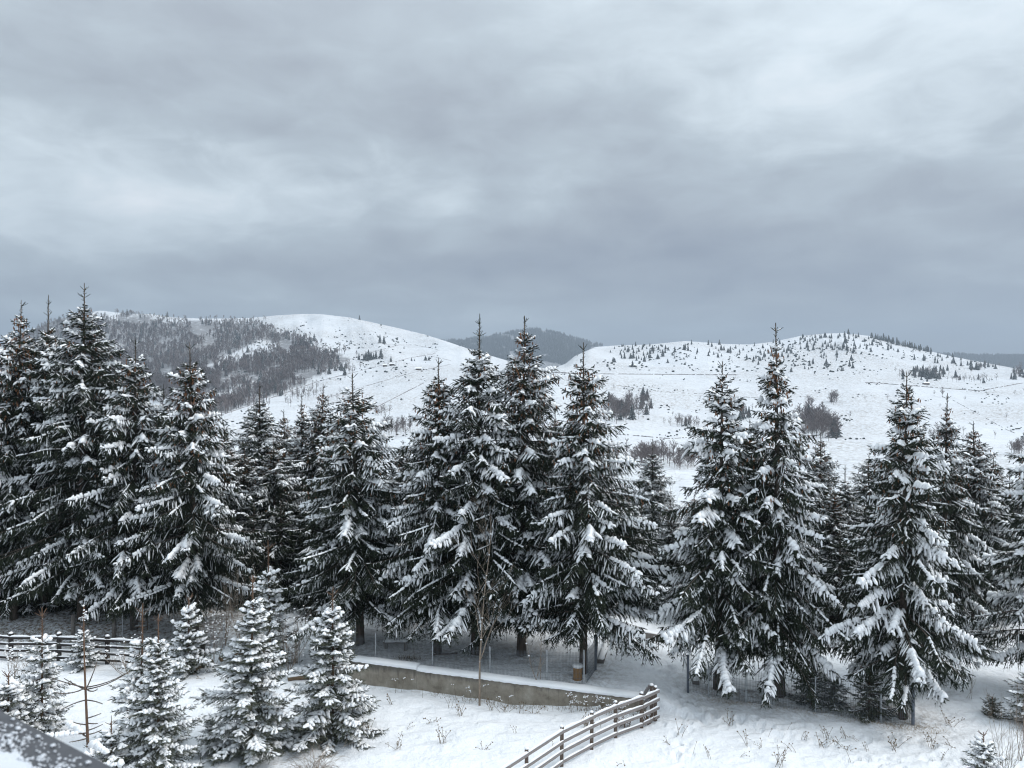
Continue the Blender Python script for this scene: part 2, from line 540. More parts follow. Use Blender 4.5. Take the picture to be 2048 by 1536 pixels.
# ---- near snow ground: polar fan, finer where it shows
def build_near():
    ang = np.concatenate([np.linspace(-100, -37, 26)[:-1], np.linspace(-37, 37, 470), np.linspace(37, 100, 26)[1:]])
    az_ = np.radians(ang)
    dist = np.concatenate([np.arange(3, 19, 1.0), np.arange(19, 26, 0.16), np.arange(26, 34.5, 0.125), np.arange(34.5, 42, 0.22), np.arange(42, 60.1, 1.0)])
    A, Dd = np.meshgrid(az_, dist)
    # inside the fan use Y = d so rows run level across the view
    c = np.where(np.abs(A) < math.radians(60), np.cos(A), 0.5)
    Rr = Dd / c
    X = Rr * np.sin(A); Y = Rr * np.cos(A)
    Z = near_z(X, Y)
    for (fx, fy) in FOOT:
        r2 = ((X - fx) / 0.13) ** 2 + ((Y - fy) / 0.17) ** 2
        msk = r2 < 9
        Z[msk] += -0.11 * np.exp(-r2[msk]) + 0.045 * np.exp(-((r2[msk] - 2.2) ** 2))
    lit = np.zeros_like(X)
    fy = 30.0 - (X - 6.9) * 0.235
    lit = np.maximum(lit, np.exp(-((Y - fy + 0.1) / 0.42) ** 2) * sstep(X, 6.6, 7.6) * (1 - sstep(X, 14.3, 15.2)) * 0.8)
    lit = np.maximum(lit, sstep(Y, 34.3, 36.0) * (1 - sstep(Y, 42, 46)) * (1 - sstep(X, -15, -10)) * 0.95)
    lit = np.maximum(lit, np.exp(-((Y - wall_y(X) + 0.15) / 0.22) ** 2) * sstep(X, -7, -5) * (1 - sstep(X, 4, 5)) * 0.3)
    for (tx, ty, tr) in TRUNKS:
        lit = np.maximum(lit, np.exp(-(((X - tx) ** 2 + (Y - ty) ** 2) / tr ** 2)) * 0.55)
    nr, nc = X.shape
    v = np.stack([X, Y, Z], -1).reshape(-1, 3)
    i = np.arange(nr - 1)[:, None] * nc + np.arange(nc - 1)[None]
    i = i.ravel()
    f = np.concatenate([np.stack([i, i + 1, i + nc + 1], 1), np.stack([i, i + nc + 1, i + nc], 1)])
    acc = Acc(); acc.add(v, f)
    me = acc.mesh('snowy_ground', 'snowfield', True)
    at = me.attributes.new('litter', 'FLOAT', 'POINT')
    at.data.foreach_set('value', lit.ravel().astype(np.float32))
    link('snowy_ground', me, kind='structure', label='open snowfield with soft drifts and footprints')

KX = [-900, 0, 60, 110, 165, 200, 250, 300, 350, 400, 450, 500, 550, 600, 640, 700, 750, 800, 850, 900, 950, 1000, 1050, 1100, 1130, 1150, 1190, 1230, 1300, 1370, 1400, 1450, 1500, 1550, 1600, 1650, 1690, 1740, 1800, 1850, 1900, 1950, 2000, 2048, 2200, 3000]
KY = [700, 692, 665, 640, 628, 621, 627, 628, 635, 637, 637, 636, 631, 628, 628, 635, 646, 657, 669, 685, 702, 717, 731, 738, 728, 712, 694, 691, 689, 682, 684, 688, 689, 683, 672, 667, 666, 672, 688, 700, 712, 722, 731, 740, 748, 740]
def ridge_y(px): return np.interp(px, KX, KY)
def ridge_d(px): return np.interp(px, [-900, 500, 900, 1100, 1200, 2048, 3000], [2100, 1900, 1650, 1500, 1550, 1700, 1800])
def mid_y(px): return np.interp(px, [-900, 0, 300, 450, 700, 900, 1050, 1120, 1400, 1700, 2048, 3000], [850, 850, 830, 800, 768, 752, 748, 744, 748, 752, 764, 770])
def far_y(px): return np.interp(px, [-900, 0, 780, 870, 930, 1000, 1040, 1072, 1110, 1150, 1200, 1300, 1500, 1800, 1860, 1905, 1950, 2048, 2300, 3000], [760, 740, 700, 683, 680, 668, 662, 658, 664, 676, 690, 720, 730, 716, 712, 708, 711, 712, 705, 715])

HILL = {}
def build_hills():
    pxs = np.concatenate([np.arange(-320, 2380, 6.0)])
    azin = np.arctan((pxs - 1024) / FP)
    left = np.linspace(-PI, azin[0], 40)[:-1]
    right = np.linspace(azin[-1], PI, 40)[1:]
    az_ = np.concatenate([left, azin, right])
    d = [56.0]
    while d[-1] < 9500:
        d.append(d[-1] * (1.020 if d[-1] < 2300 else 1.03))
    d = np.array(d)
    cols = []
    for a in az_:
        px = float(pol_px(a)) if abs(a) < 1.2 else (-900 if a < 0 else 3000)
        zz = lambda y, dd: CZ + (768 - y) / FP * dd
        ry, rd, my, fy_ = float(ridge_y(px)), float(ridge_d(px)), float(mid_y(px)), float(far_y(px))
        my = max(my, ry + 12)
        valley = np.interp(px, [0, 700, 1200, 2048], [-38, -34, -32, -30])
        K = [(40, -0.3), (56, -3.6), (100, -17), (170, -30), (300, valley), (400, valley + 1), (480, zz(905, 480)), (620, zz(868, 620)), (820, zz(812, 820)),
             (1050, zz(my, 1050)), (1200, zz(my - 0.32 * (my - ry), 1200)), (rd * .93, zz(ry + (my - ry) * .14, rd * .93)), (rd, zz(ry, rd)), (rd * 1.15, zz(ry, rd) - 35), (rd * 1.5, -10), (3300, -20),
             (3900, zz(fy_ + 26, 3900)), (4500, zz(fy_, 4500)), (5400, zz(fy_, 4500) - 120), (7000, -60), (9600, -80)]
        cols.append(np.interp(np.log(d), np.log([k[0] for k in K]), [k[1] for k in K]))
    Z = np.array(cols).T                       # rows d, cols az
    ker = np.array([1, 2, 1]) / 4.0
    for _ in range(4):
        Zp = np.pad(Z, ((1, 1), (0, 0)), 'edge')
        Z = ker[0] * Zp[:-2] + ker[1] * Zp[1:-1] + ker[2] * Zp[2:]
    A, Dd = np.meshgrid(az_, d)
    c = np.where(np.abs(A) < 1.1, np.cos(A), np.cos(1.1))
    X = Dd / c * np.sin(A); Y = Dd / c * np.cos(A)
    rel = np.interp(Dd, [60, 150, 400, 900, 1500, 4500], [0, .6, 2.0, 5, 11, 34])
    Z = Z + rel * fbm(X / (Dd * .22 + 20), Y / (Dd * .22 + 20), 41, 5, .55)
    Z = Z + np.interp(Dd, [60, 300, 900, 1500, 4500], [0, .5, 2.5, 9, 14]) * (-np.abs(vnoise(X / 120 + Y / 400, Y / 260, 77)) * 2)
    # keep the skyline where the photograph has it
    for j, a in enumerate(az_):
        if abs(a) > 1.0:
            continue
        px = float(pol_px(a))
        for (dr, wid, ty) in ((float(ridge_d(px)), .16, float(ridge_y(px))), (4500., .12, float(far_y(px)))):
            m = np.abs(np.log(d / dr)) < wid * 1.5
            for _ in range(3):
                ang = (Z[m, j] - CZ) / d[m]
                k = int(np.argmax(ang)); dd_ = d[m][k]
                want = (768 - ty) / FP
                Z[:, j] += (want - ang[k]) * dd_ * np.exp(-(np.log(d / dd_) / wid) ** 2)
    Z[0] = near_z(X[0], Y[0]) - 0.35
    wood = np.zeros_like(Z)
    PX = pol_px(A); PY = 768 - (Z - CZ) / Dd * FP
    wood = np.maximum(wood, in_wood(PX, PY, Dd))
    wood = np.maximum(wood, (Dd > 3000).astype(float))
    v = np.stack([X, Y, Z], -1).reshape(-1, 3)
    nr, nc = X.shape
    i = (np.arange(nr - 1)[:, None] * nc + np.arange(nc - 1)[None]).ravel()
    f = np.concatenate([np.stack([i, i + 1, i + nc + 1], 1), np.stack([i, i + nc + 1, i + nc], 1)])
    acc = Acc(); acc.add(v, f)
    me = acc.mesh('hills', 'hill_snow', True)
    at = me.attributes.new('wood', 'FLOAT', 'POINT')
    at.data.foreach_set('value', wood.ravel().astype(np.float32))
    link('hills', me, kind='structure', label='snow covered hills and valley side beyond the trees')
    HILL.update(az=az_, d=d, Z=Z)

def hill_z(X, Y):
    az_, d, Z = HILL['az'], HILL['d'], HILL['Z']
    a = np.arctan2(X, Y); c = np.cos(a)
    dd = np.hypot(X, Y) * c
    j = np.clip(np.searchsorted(az_, a) - 1, 0, len(az_) - 2)
    i = np.clip(np.searchsorted(d, dd) - 1, 0, len(d) - 2)
    u = (a - az_[j]) / (az_[j + 1] - az_[j]); t = (dd - d[i]) / (d[i + 1] - d[i])
    return (Z[i, j] * (1 - u) + Z[i, j + 1] * u) * (1 - t) + (Z[i + 1, j] * (1 - u) + Z[i + 1, j + 1] * u) * t

def on_hill(px, py, dmin=150, dmax=2400):
    """first terrain point that the view line through photo pixel (px, py) meets"""
    az_, d, Z = HILL['az'], HILL['d'], HILL['Z']
    a = math.atan((px - 1024) / FP)
    j = int(np.clip(np.searchsorted(az_, a) - 1, 0, len(az_) - 2))
    u = (a - az_[j]) / (az_[j + 1] - az_[j])
    col = Z[:, j] * (1 - u) + Z[:, j + 1] * u
    y = 768 - (col - CZ) / d * FP
    m = (d > dmin) & (d < dmax)
    idx = np.where(m & (y <= py))[0]
    if len(idx) == 0:
        return None
    i = idx[0]
    if i == 0:
        return None
    t = (y[i - 1] - py) / max(y[i - 1] - y[i], 1e-6)
    t = min(max(t, 0), 1)
    dd = d[i - 1] * (1 - t) + d[i] * t
    return (math.tan(a) * dd, dd, col[i - 1] * (1 - t) + col[i] * t)

# the wood on the left mountain, outlined in photo pixels (used only to choose where on the hill trees stand)
WOOD = [np.array(q, float) for q in (
    [(-400, 690), (0, 680), (60, 655), (100, 640), (160, 627), (240, 625), (340, 640), (450, 645), (520, 645), (560, 668), (600, 672), (640, 700), (625, 728), (560, 748), (500, 765), (440, 785), (300, 800), (0, 840), (-400, 850)],
    [(560, 715), (600, 710), (680, 706), (700, 722), (650, 742), (610, 765), (520, 800), (450, 826), (330, 838), (330, 815), (450, 800), (540, 760)],
)]
HOLES = [np.array(q, float) for q in (
    [(180, 622), (240, 624), (235, 640), (190, 640)], [(430, 722), (520, 680), (560, 688), (545, 700), (470, 722), (410, 735)],
    [(215, 690), (250, 688), (235, 715), (210, 712)], [(290, 625), (340, 630), (380, 645), (330, 644), (300, 636)])]
def inside(poly, x, y):
    r = np.zeros(np.shape(x), bool); n = len(poly)
    for i in range(n):
        x1, y1 = poly[i]; x2, y2 = poly[(i + 1) % n]
        c = ((y1 > y) != (y2 > y)) & (x < (x2 - x1) * (y - y1) / (y2 - y1 + 1e-9) + x1)
        r ^= c
    return r
def in_wood(px, py, d):
    r = np.zeros(np.shape(px), bool)
    for q in WOOD:
        r |= inside(q, px, py)
    for q in HOLES:
        r &= ~inside(q, px, py)
    return (r & (np.asarray(d) > 600) & (np.asarray(d) < 2400)).astype(float)

# ------------------------------------------------------------------ spruce generator
def curve_pts(P0, D0, L, g, u):
    return P0 + D0 * (L * u)[:, None] + np.array([0, 0, -1.0]) * (g * L * u * u)[:, None]

def tang(D0, g, u):
    return norm(D0 + np.array([0, 0, -1.0]) * (2 * g * u)[:, None])

def sprays(acc, P0, D0, L, g, rng, tw=0.14, wid=0.028, us=(0.18, 0.38, 0.58, 0.78)):
    """needle-clad branchlets, vectorised over N"""
    N = len(P0)
    if N == 0:
        return
    # ribbon
    pts = [curve_pts(P0, D0, L, g, np.full(N, u)) for u in (0, .5, 1.0)]
    T = tang(D0, g, np.full(N, .5))
    H = norm(np.cross(T, [0, 0, 1.0]) + 1e-6)
    V = np.cross(H, T)
    roll = rng.uniform(0, PI, N)
    Wd = H * np.cos(roll)[:, None] + V * np.sin(roll)[:, None]
    wv = wid * rng.uniform(.8, 1.2, N)[:, None]
    v = np.stack([pts[0] - Wd * wv * .7, pts[0] + Wd * wv * .7, pts[1] - Wd * wv, pts[1] + Wd * wv, pts[2]], 1)
    base = np.arange(N)[:, None] * 5
    f = (base[:, :, None] + np.array([[0, 1, 3], [0, 3, 2], [2, 3, 4]])[None]).reshape(-1, 3)
    acc.add(v.reshape(-1, 3), f)
    # side twiglets
    for u in us:
        for sgn in (-1, 1):
            uu = np.clip(u + rng.uniform(-.06, .06, N), 0, 1)
            c = curve_pts(P0, D0, L, g, uu); t = tang(D0, g, uu)
            d = norm(t * 0.85 + H * (sgn * rng.uniform(.45, .85, N))[:, None] + np.array([0, 0, -1.0]) * rng.uniform(-.1, .45, N)[:, None])
            l = np.minimum(tw, L * .55) * (1.15 - .5 * uu) * rng.uniform(.75, 1.25, N)
            ww = norm(np.cross(d, rng.normal(0, 1, (N, 3)))) * (wid * rng.uniform(.7, 1.1, N))[:, None]
            m = c + d * (l * .45)[:, None]
            tip = c + d * l[:, None]
            v = np.stack([c - ww * .6, m * .5 + c * .5 + ww * 1.3, tip], 1)
            f = np.arange(N * 3).reshape(-1, 3)
            acc.add(v.reshape(-1, 3), f)

def snow_strips(acc, P0, D0, L, g, size, rng, w0=0.045, lift=0.012, reach=1.0):
    """lumpy snow lying along branchlets"""
    k = size > 0.12
    P0, D0, L, g, size = P0[k], D0[k], L[k], g[k], size[k]
    N = len(P0)
    if N == 0:
        return
    u0 = rng.uniform(0, .28, N) ** 1.3; u1 = u0 + rng.uniform(.25, 1.0, N) ** .7 * (reach - .0); u1 = np.minimum(u1, 1.03)
    us = [u0, u0 + (u1 - u0) * .3, u0 + (u1 - u0) * .72, u1]
    up = np.array([0, 0, 1.0])
    pts = [curve_pts(P0, D0, L, g, u) + up * (lift + 0.012 * size)[:, None] for u in us]
    T = tang(D0, g, np.full(N, .5)); H = norm(np.cross(T, up) + 1e-6); U = np.cross(H, T)
    U = norm(U * np.sign(U[:, 2:3] + 1e-9))
    v = [pts[0]]
    for q in (1, 2):
        wdt = (w0 * size * rng.uniform(.65, 1.35, N))[:, None]
        ht = (w0 * 0.85 * size * rng.uniform(.7, 1.3, N))[:, None]
        v += [pts[q] - H * wdt - U * ht * .45, pts[q] + U * ht - H * wdt * rng.uniform(0, .5, N)[:, None], pts[q] + U * ht * .8 + H * wdt * rng.uniform(.1, .6, N)[:, None], pts[q] + H * wdt - U * ht * .45]
    v.append(pts[3])
    v = np.stack(v, 1)
    F = [[0, 2, 1], [0, 3, 2], [0, 4, 3], [0, 1, 4]]
    for a, b in ((1, 2), (2, 3), (3, 4), (4, 1)):
        F += [[a, b, b + 4], [a, b + 4, a + 4]]
    F += [[9, 5, 6], [9, 6, 7], [9, 7, 8], [9, 8, 5]]
    base = np.arange(N)[:, None] * 10
    f = (base[:, :, None] + np.array(F)[None]).reshape(-1, 3)
    acc.add(v.reshape(-1, 3), f)

def cones_mesh(acc, pts, L, rng):
    N = len(pts)
    if N == 0:
        return
    k = 5; th = np.arange(k) * 2 * PI / k
    prof = [(0.0, .25), (.2, .85), (.6, 1.0), (.92, .55)]
    lean = rng.normal(0, .12, (N, 2))
    v = []
    for (u, r) in prof:
        c = pts + np.stack([lean[:, 0] * u * L, lean[:, 1] * u * L, -u * L], 1)
        for t in th:
            v.append(c + np.array([math.cos(t), math.sin(t), 0]) * (r * 0.17 * L)[:, None])
    v.append(pts + np.stack([lean[:, 0] * L, lean[:, 1] * L, -L], 1))
    v = np.stack(v, 1)
    F = []
    for i in range(3):
        for j in range(k):
            p, q = i * k + j, i * k + (j + 1) % k
            F += [(p, q + k, q), (p, p + k, q + k)]
    for j in range(k):
        F.append((3 * k + j, 4 * k, 3 * k + (j + 1) % k))
    base = np.arange(N)[:, None] * (4 * k + 1)
    f = (base[:, :, None] + np.array(F)[None]).reshape(-1, 3)
    acc.add(v.reshape(-1, 3), f)

def spruce_meshes(name, H, Rr, crown0, seed, young=False, snow=1.0, cones=0.0, droop=1.0, gap=0.36, ncrown=8,
                  shape=0.8, tops=1, irregular=0.18, spacing=0.125, leader=0.8, lod=1.0, blen=1.0, snow_top=0.5, narrow=None, bdrop=.55, hang=1.0):
    """returns dict part -> mesh, tree of height H standing at the origin"""
    rng = np.random.default_rng(seed)
    br, fo, sn, cn = Acc(), Acc(), Acc(), Acc()
    tr = Acc()
    zz = np.linspace(-0.3, H, 14)
    r0 = 0.0115 * H + 0.02 if not young else 0.006 * H + 0.012
    wob = np.cumsum(rng.normal(0, .012, (14, 2)), 0) * (H / 12); wob -= wob[0]
    rad = r0 * (1 - (np.maximum(zz, 0) / H)) ** 0.9 + 0.012
    rad[0] *= 1.2; rad[1] *= 1.0
    spine = np.column_stack([wob[:, 0], wob[:, 1], zz])
    tube(tr, spine, rad, 8, jit=.06, rng=rng)
    axis = lambda z: np.array([np.interp(z, zz, wob[:, 0]), np.interp(z, zz, wob[:, 1]), z])
    P0s, D0s, Ls, Gs, Ss = [], [], [], [], []
    cpts, cL = [], []
    def add_branchlets(p, d, l, g, s):
        P0s.append(p); D0s.append(d); Ls.append(l); Gs.append(g); Ss.append(s)
    z = crown0
    CH = H - crown0
    az0 = rng.uniform(0, 6.28)
    sect = rng.uniform(1 - irregular, 1 + irregular, 12)
    while z < H - leader:
        t = (H - z) / CH                       # 0 top .. 1 bottom
        tw_ = max(.02, (H - leader * .75 - z) / (CH - leader * .75))
        main = max(4, int(round(rng.normal(5.6, .7)))) if t > .13 else 4
        n = main + (int(rng.integers(1, max(2, ncrown - 4))) if t > .13 or young else 0)
        az0 += 0.6 + rng.uniform(-.3, .3)
        tier = rng.uniform(.74, 1.16) if not young else rng.uniform(.85, 1.1)
        for i in range(n):
            az_ = az0 + 2 * PI * i / main + rng.uniform(-.25, .25) if i < main else rng.uniform(0, 6.28)
            full = Rr * (tw_ ** shape) * float(np.interp(tw_, [0, .10], [.6, 1])) * (1.0 if t < .86 else 1.0 - .9 * (t - .86))
            if narrow is not None:
                full *= np.interp(t, narrow[0], narrow[1])
            s_ = np.interp(az_ % 6.2832, np.arange(13) / 12 * 6.2832, np.append(sect, sect[0]))
            L = tier * full * rng.uniform(.66, 1.14) * s_ * (1.0 if i < main else rng.uniform(.4, .75))
            L = max(min(L, full * 1.18), 0.16)
            zb = z + rng.uniform(-.35, .35) * gap
            if zb > H - leader * .45:
                continue
            # elevation along the branch
            if young:
                e0 = np.interp(t, [0, .15, .5, 1], [55, 38, 15, 0]); e1 = np.interp(t, [0, .3, 1], [50, 15, -14]); e2 = np.interp(t, [0, .3, 1], [50, 22, 4])
            else:
                e0 = np.interp(t, [0, .10, .3, .6, 1], [50, 32, 12, 0, -8]); e1 = np.interp(t, [0, .1, .3, .6, 1], [45, 22, -6 * bdrop, -20 * bdrop, -32 * bdrop]); e2 = np.interp(t, [0, .1, .3, .6, 1], [50, 36, 14, -10 * bdrop, -28 * bdrop])
            e0 += rng.normal(0, 5); e1 += rng.normal(0, 5); e2 += rng.normal(0, 7)
            m = max(5, int(L / .26) + 2)
            s = np.linspace(0, 1, m)
            e = np.radians(np.interp(s, [0, .6, 1], [e0, e1, e2]))
            azv = az_ + np.cumsum(rng.normal(0, .05, m))
            dirs = np.column_stack([np.cos(azv) * np.cos(e), np.sin(azv) * np.cos(e), np.sin(e)])
            pts = np.vstack([[0, 0, 0], np.cumsum(dirs[:-1] * (L / (m - 1)), 0)]) + axis(zb)
            zmin = .10 if young else .55
            if pts[:, 2].min() < zmin:
                pts[:, 2] = np.maximum(pts[:, 2], zmin - .1 * (1 - np.exp(np.minimum(0, pts[:, 2] - zmin))))
            rb = np.linspace(.006 + .0095 * L, .005, m)
            tube(br, pts, rb, 3, cap=False)
            # branchlets along both sides
            s0 = .14 if L > 1 else .05
            nb = max(3, int(L * (1 - s0) / spacing * lod))
            sb = np.linspace(s0, 1.0, nb) + rng.uniform(-.5, .5, nb) / nb * .6
            sb = np.clip(sb, s0, 1.0)
            pb = np.stack([np.interp(sb, s, pts[:, c]) for c in range(3)], 1)
            db = norm(np.stack([np.interp(sb, s, dirs[:, c]) for c in range(3)], 1))
            side = norm(np.cross(db, [0, 0, 1.0]))
            smask = np.sin(pb[:, 0] * 3.1 + seed) * np.sin(pb[:, 1] * 2.7 + 1) * np.sin(pb[:, 2] * 3.7)
            loaded = young or rng.uniform() < .42
            sbr = rng.uniform(.75, 1.25) if young else (rng.uniform(1.15, 1.75) if loaded else rng.uniform(.35, .8))
            for sgn in (-1, 1):
                ang = np.radians(rng.uniform(38, 72, nb))
                if young:
                    dn = rng.uniform(-.05, .30, nb)
                else:
                    dn = rng.uniform(.1, 1.0, nb) ** .8 * np.interp(t, [0, .12, .4, 1], [0.0, .45, 1.0, 1.35]) * droop
                if not young:
                    ang = ang * np.interp(t, [0, .1, .3], [.8, .85, 1])
                d = norm(db * np.cos(ang)[:, None] + side * (sgn * np.sin(ang))[:, None] - np.array([0, 0, 1.0]) * dn[:, None])
                l = ((.50 if young else .60) * np.sin(np.clip(.25 + .75 * sb, 0, 1) * PI * .92) + .18) * min(1.0, .35 + L * .42) * rng.uniform(.65, 1.2, nb) * blen
                l = np.minimum(l, .55 * L + .05)
                gg = (np.full(nb, .12) if young else rng.uniform(.1, .5, nb) * min(1, t * 3))
                sz = (snow * sbr * (.55 + .75 * sb) * (1 + .75 * smask) * rng.uniform(.45, 1.3, nb)) * np.interp(t, [0, .08, .25], [snow_top * .5, snow_top, 1])
                sz = np.where(rng.uniform(0, 1, nb) < (.93 if young else (.9 if loaded else .32)) + .2 * (sb - .5), sz, 0)
                add_branchlets(pb, d, l, gg, sz)
            # a few shoots hanging or standing in line with the branch, and the tip
            nt = max(1, int(nb * (.35 if young else .55)))
            si = rng.uniform(.2, 1, nt)
            pp = np.stack([np.interp(si, s, pts[:, c]) for c in range(3)], 1)
            dd = norm(np.stack([np.interp(si, s, dirs[:, c]) for c in range(3)], 1) * .6 + rng.normal(0, .35, (nt, 3)) + np.array([0, 0, -.8 if (not young and t > .15) else .1]))
            add_branchlets(pp, dd, rng.uniform(.2, .42, nt) * min(1, .4 + L * .4) * blen, np.full(nt, .2), np.zeros(nt))
            add_branchlets(pts[-1:] - dirs[-1:] * .05, dirs[-1:], np.array([min(.34, .18 + .1 * L)]), np.array([.0]), np.array([snow * .8 * sbr * (.0 if young and rng.uniform() < .7 else 1)]))
            # snow bead on the branch itself
            if loaded or rng.uniform() < .6:
                j0 = rng.uniform(.15, .45) if young else rng.uniform(.30, .6); j1 = rng.uniform(.8, 1.02)
                js = np.arange(j0, j1, (.16 if young else .13) / max(L, .3))
                if len(js) > 1:
                    q = np.stack([np.interp(js, s, pts[:, c]) for c in range(3)], 1)
                    dq = norm(np.stack([np.interp(js, s, dirs[:, c]) for c in range(3)], 1))
                    szb = snow * sbr * (.5 + (.9 if young else .7) * np.sin(np.clip(js, 0, 1) * PI * .75)) * rng.uniform(.7, 1.4, len(js)) * (1.0 if t > .15 else .55)
                    add_snow_P.append(q); add_snow_D.append(dq); add_snow_L.append(np.full(len(js), .24)); add_snow_S.append(szb)
            # cones hang from the outer half in the upper crown
            if cones > 0 and .03 < t < .55:
                nc_ = rng.poisson(cones * .65 * max(L, .5) * np.interp(t, [.03, .09, .3, .55], [5, 9, 4.5, 1.2]))
                if nc_:
                    sc = rng.uniform(.35, 1, nc_)
                    cp = np.stack([np.interp(sc, s, pts[:, c]) for c in range(3)], 1) + rng.normal(0, .12, (nc_, 3)) - np.array([0, 0, .10])
                    cpts.append(cp); cL.append(rng.uniform(.11, .17, nc_))
        z += gap * rng.uniform(.8, 1.15) * np.interp(t, [0, .2, 1], [.75, .95, 1.05])
    # leader: needled spike with short whorls
    for tp in range(tops):
        off = np.array([0, 0, 0.]) if tp == 0 else np.array([rng.uniform(-.12, .12), rng.uniform(-.12, .12), -.25 * tp])
        base = axis(H - leader) + off
        rs_ = .015 if not young else .010
        acs = fo if not young else br
        tube(acs, [base, base + [0, 0, leader * .5], base + [0, 0, leader * 1.0]], [rs_ * 1.3, rs_, rs_ * .6], 4, cap=False)
        kk = max(3, int(leader / .11))
        for i in range(kk):
            fz = (i + .4) / kk * .74
            q = base + np.array([0, 0, leader * fz])
            whorl = (i == kk - 1) or (i == kk // 2 and leader > 1.1)
            for _ in range(5 if whorl else 2):
                a = rng.uniform(0, 6.28)
                l = rng.uniform(.20, .36) if whorl else rng.uniform(.06, .15)
                dd = norm(np.array([math.cos(a), math.sin(a), rng.uniform(.5, 1.1)]))
                tube(acs, [q, q + dd * l * .6, q + dd * l + [0, 0, .01]], [rs_ * .95, rs_ * .9, rs_ * .6], 3, cap=False)
                if snow_top > .3 and rng.uniform() < .25:
                    add_snow_P.append(np.array([q + dd * l * .2])); add_snow_D.append(dd[None]); add_snow_L.append(np.array([l * .6])); add_snow_S.append(np.array([.35]))
    P0 = np.concatenate(P0s); D0 = np.concatenate(D0s); L = np.concatenate(Ls); G = np.concatenate(Gs); S = np.concatenate(Ss)
    # needles along the stem spike are thin
    big = L > .16
    sprays(fo, P0[big], D0[big], L[big], G[big], rng, tw=.18 if young else .15, wid=.0115 if young else .020, us=(.12, .3, .48, .66, .82) if young else (.14, .34, .54, .76))
    sprays(fo, P0[~big], D0[~big], L[~big], G[~big], rng, tw=.06, wid=.016, us=(.4,))
    k = 1.0 if not young else .9
    snow_strips(sn, P0, D0, L, G, np.clip(S * (1.2 + .95 * np.minimum(D0[:, 2], 0)), 0, 1.9) * k, rng, w0=.028 if young else .034 if young else .036, reach=.85 if young else .8)
    if add_snow_P:
        q = np.concatenate(add_snow_P); dq = np.concatenate(add_snow_D); lq = np.concatenate(add_snow_L); sq = np.concatenate(add_snow_S)
        snow_strips(sn, q - dq * .03, dq, lq, np.zeros(len(q)), np.clip(sq, 0, 2.6) * k, rng, w0=.036 if young else .062)
        add_snow_P.clear(); add_snow_D.clear(); add_snow_L.clear(); add_snow_S.clear()
    nm = 'needles_young' if young else 'needles'
    res = {'trunk': tr.mesh(name + '_trunk', 'bark_red' if young else 'bark', True),
           'branches': br.mesh(name + '_branches', 'bark_red' if young else 'bark'),
           'foliage': fo.mesh(name + '_foliage', nm)}
    if sn.n:
        res['snow'] = sn.mesh(name + '_snow', 'snow', True)
    if cpts:
        cones_mesh(cn, np.concatenate(cpts), np.concatenate(cL), rng)
        res['cones'] = cn.mesh(name + '_cones', 'cone', True)
    return res
add_snow_P, add_snow_D, add_snow_L, add_snow_S = [], [], [], []

def plant_spruce(meshes, H0, label, x, y, H, name='spruce_tree', cat='tree', group=None, rz=0.0, wscale=1.0, zbase=None, tilt=0.0):
    k = H / H0
    zb = float(near_z(x, y)) if zbase is None else zbase
    t = thing(name, label, cat, (x, y, zb), group, rz, (k * wscale, k * wscale, k))
    t.rotation_euler[0] = math.sin(x * 12.9) * .018
    t.rotation_euler[1] = math.sin(x * 7.3 + 1) * .018
    for part, me in meshes.items():
        o = link(part, me, t)
        if part in ('foliage', 'snow', 'cones', 'branches'):
            o['kind'] = 'stuff'
    return t

# ================================================================== LAYOUT
def gd(py, z=0.0):        # distance of a ground point seen at photo row py
    return (CZ - z) * FP / (py - 768)

# ---- big spruces: (px, y of the tip, distance, mesh key, width factor, rotation, label)
SPR = [
    (-85, 610, 39.0, 'a', 1.0, 2.0, 'tall snowy spruce cut off by the left frame edge'),
    (27, 598, 38.5, 'b', 0.95, 0.4, 'tall snowy spruce, leftmost full tip, left of the pair of spires'),
    (88, 590, 39.8, 'c', 0.85, 1.3, 'tall spruce with a thin bare tip, middle of the three left spires'),
    (165, 566, 38.0, 'a', 1.05, 3.4, 'tallest spruce of the left group with its tip highest in the sky'),
    (268, 675, 37.0, 'd', 0.95, 0.9, 'cone laden spruce with blunt top right of the tallest left spruce'),
    (390, 684, 36.5, 'e', 1.0, 5.1, 'cone hung spruce at the right end of the left group'),
    (720, 745, 33.9, 'd', 1.05, 3.9, 'bushy spruce standing alone above the left end of the concrete wall'),
    (876, 715, 33.0, 'e', 0.92, 2.2, 'shorter spruce left of the twin tall spires in the middle'),
    (952, 628, 32.8, 'c', 1.02, 4.4, 'tall middle spruce, left one of the twin spires, with bare whorled tip'),
    (1043, 630, 32.7, 'b', 0.98, 5.3, 'tall middle spruce, right one of the twin spires, upper crown full of brown cones'),
    (1166, 684, 30.5, 'e', 0.98, 0.3, 'spruce behind the upright log, right of the twin spires'),
    (1436, 725, 29.8, 'f', 1.0, 0.0, 'spruce with thick snow pads just right of the gateway'),
    (1561, 645, 29.2, 'g', 1.0, 1.0, 'dark slender spruce with long drooping snow lined branches'),
    (1806, 745, 27.6, 'f', 0.86, 3.7, 'broad spruce at the right end of the mesh fence'),
    (1826, 782, 31.0, 'd', 0.72, 5.6, 'narrower spruce close behind the broad one at the fence end'),
    (1882, 786, 36.5, 'g', 0.85, 4.0, 'slender dark spruce behind the fence end, right of the broad one'),
    (1950, 842, 38.5, 'b', 0.9, 2.6, 'snowy spruce over the open slope near the right edge'),
    (2016, 945, 44.0, 'c', 0.8, 0.1, 'lower spruce peeping out at the far right edge'),
    (2118, 800, 29.3, 'f', 0.92, 1.9, 'spruce mostly outside the right frame edge, only its branches reaching in'),
]
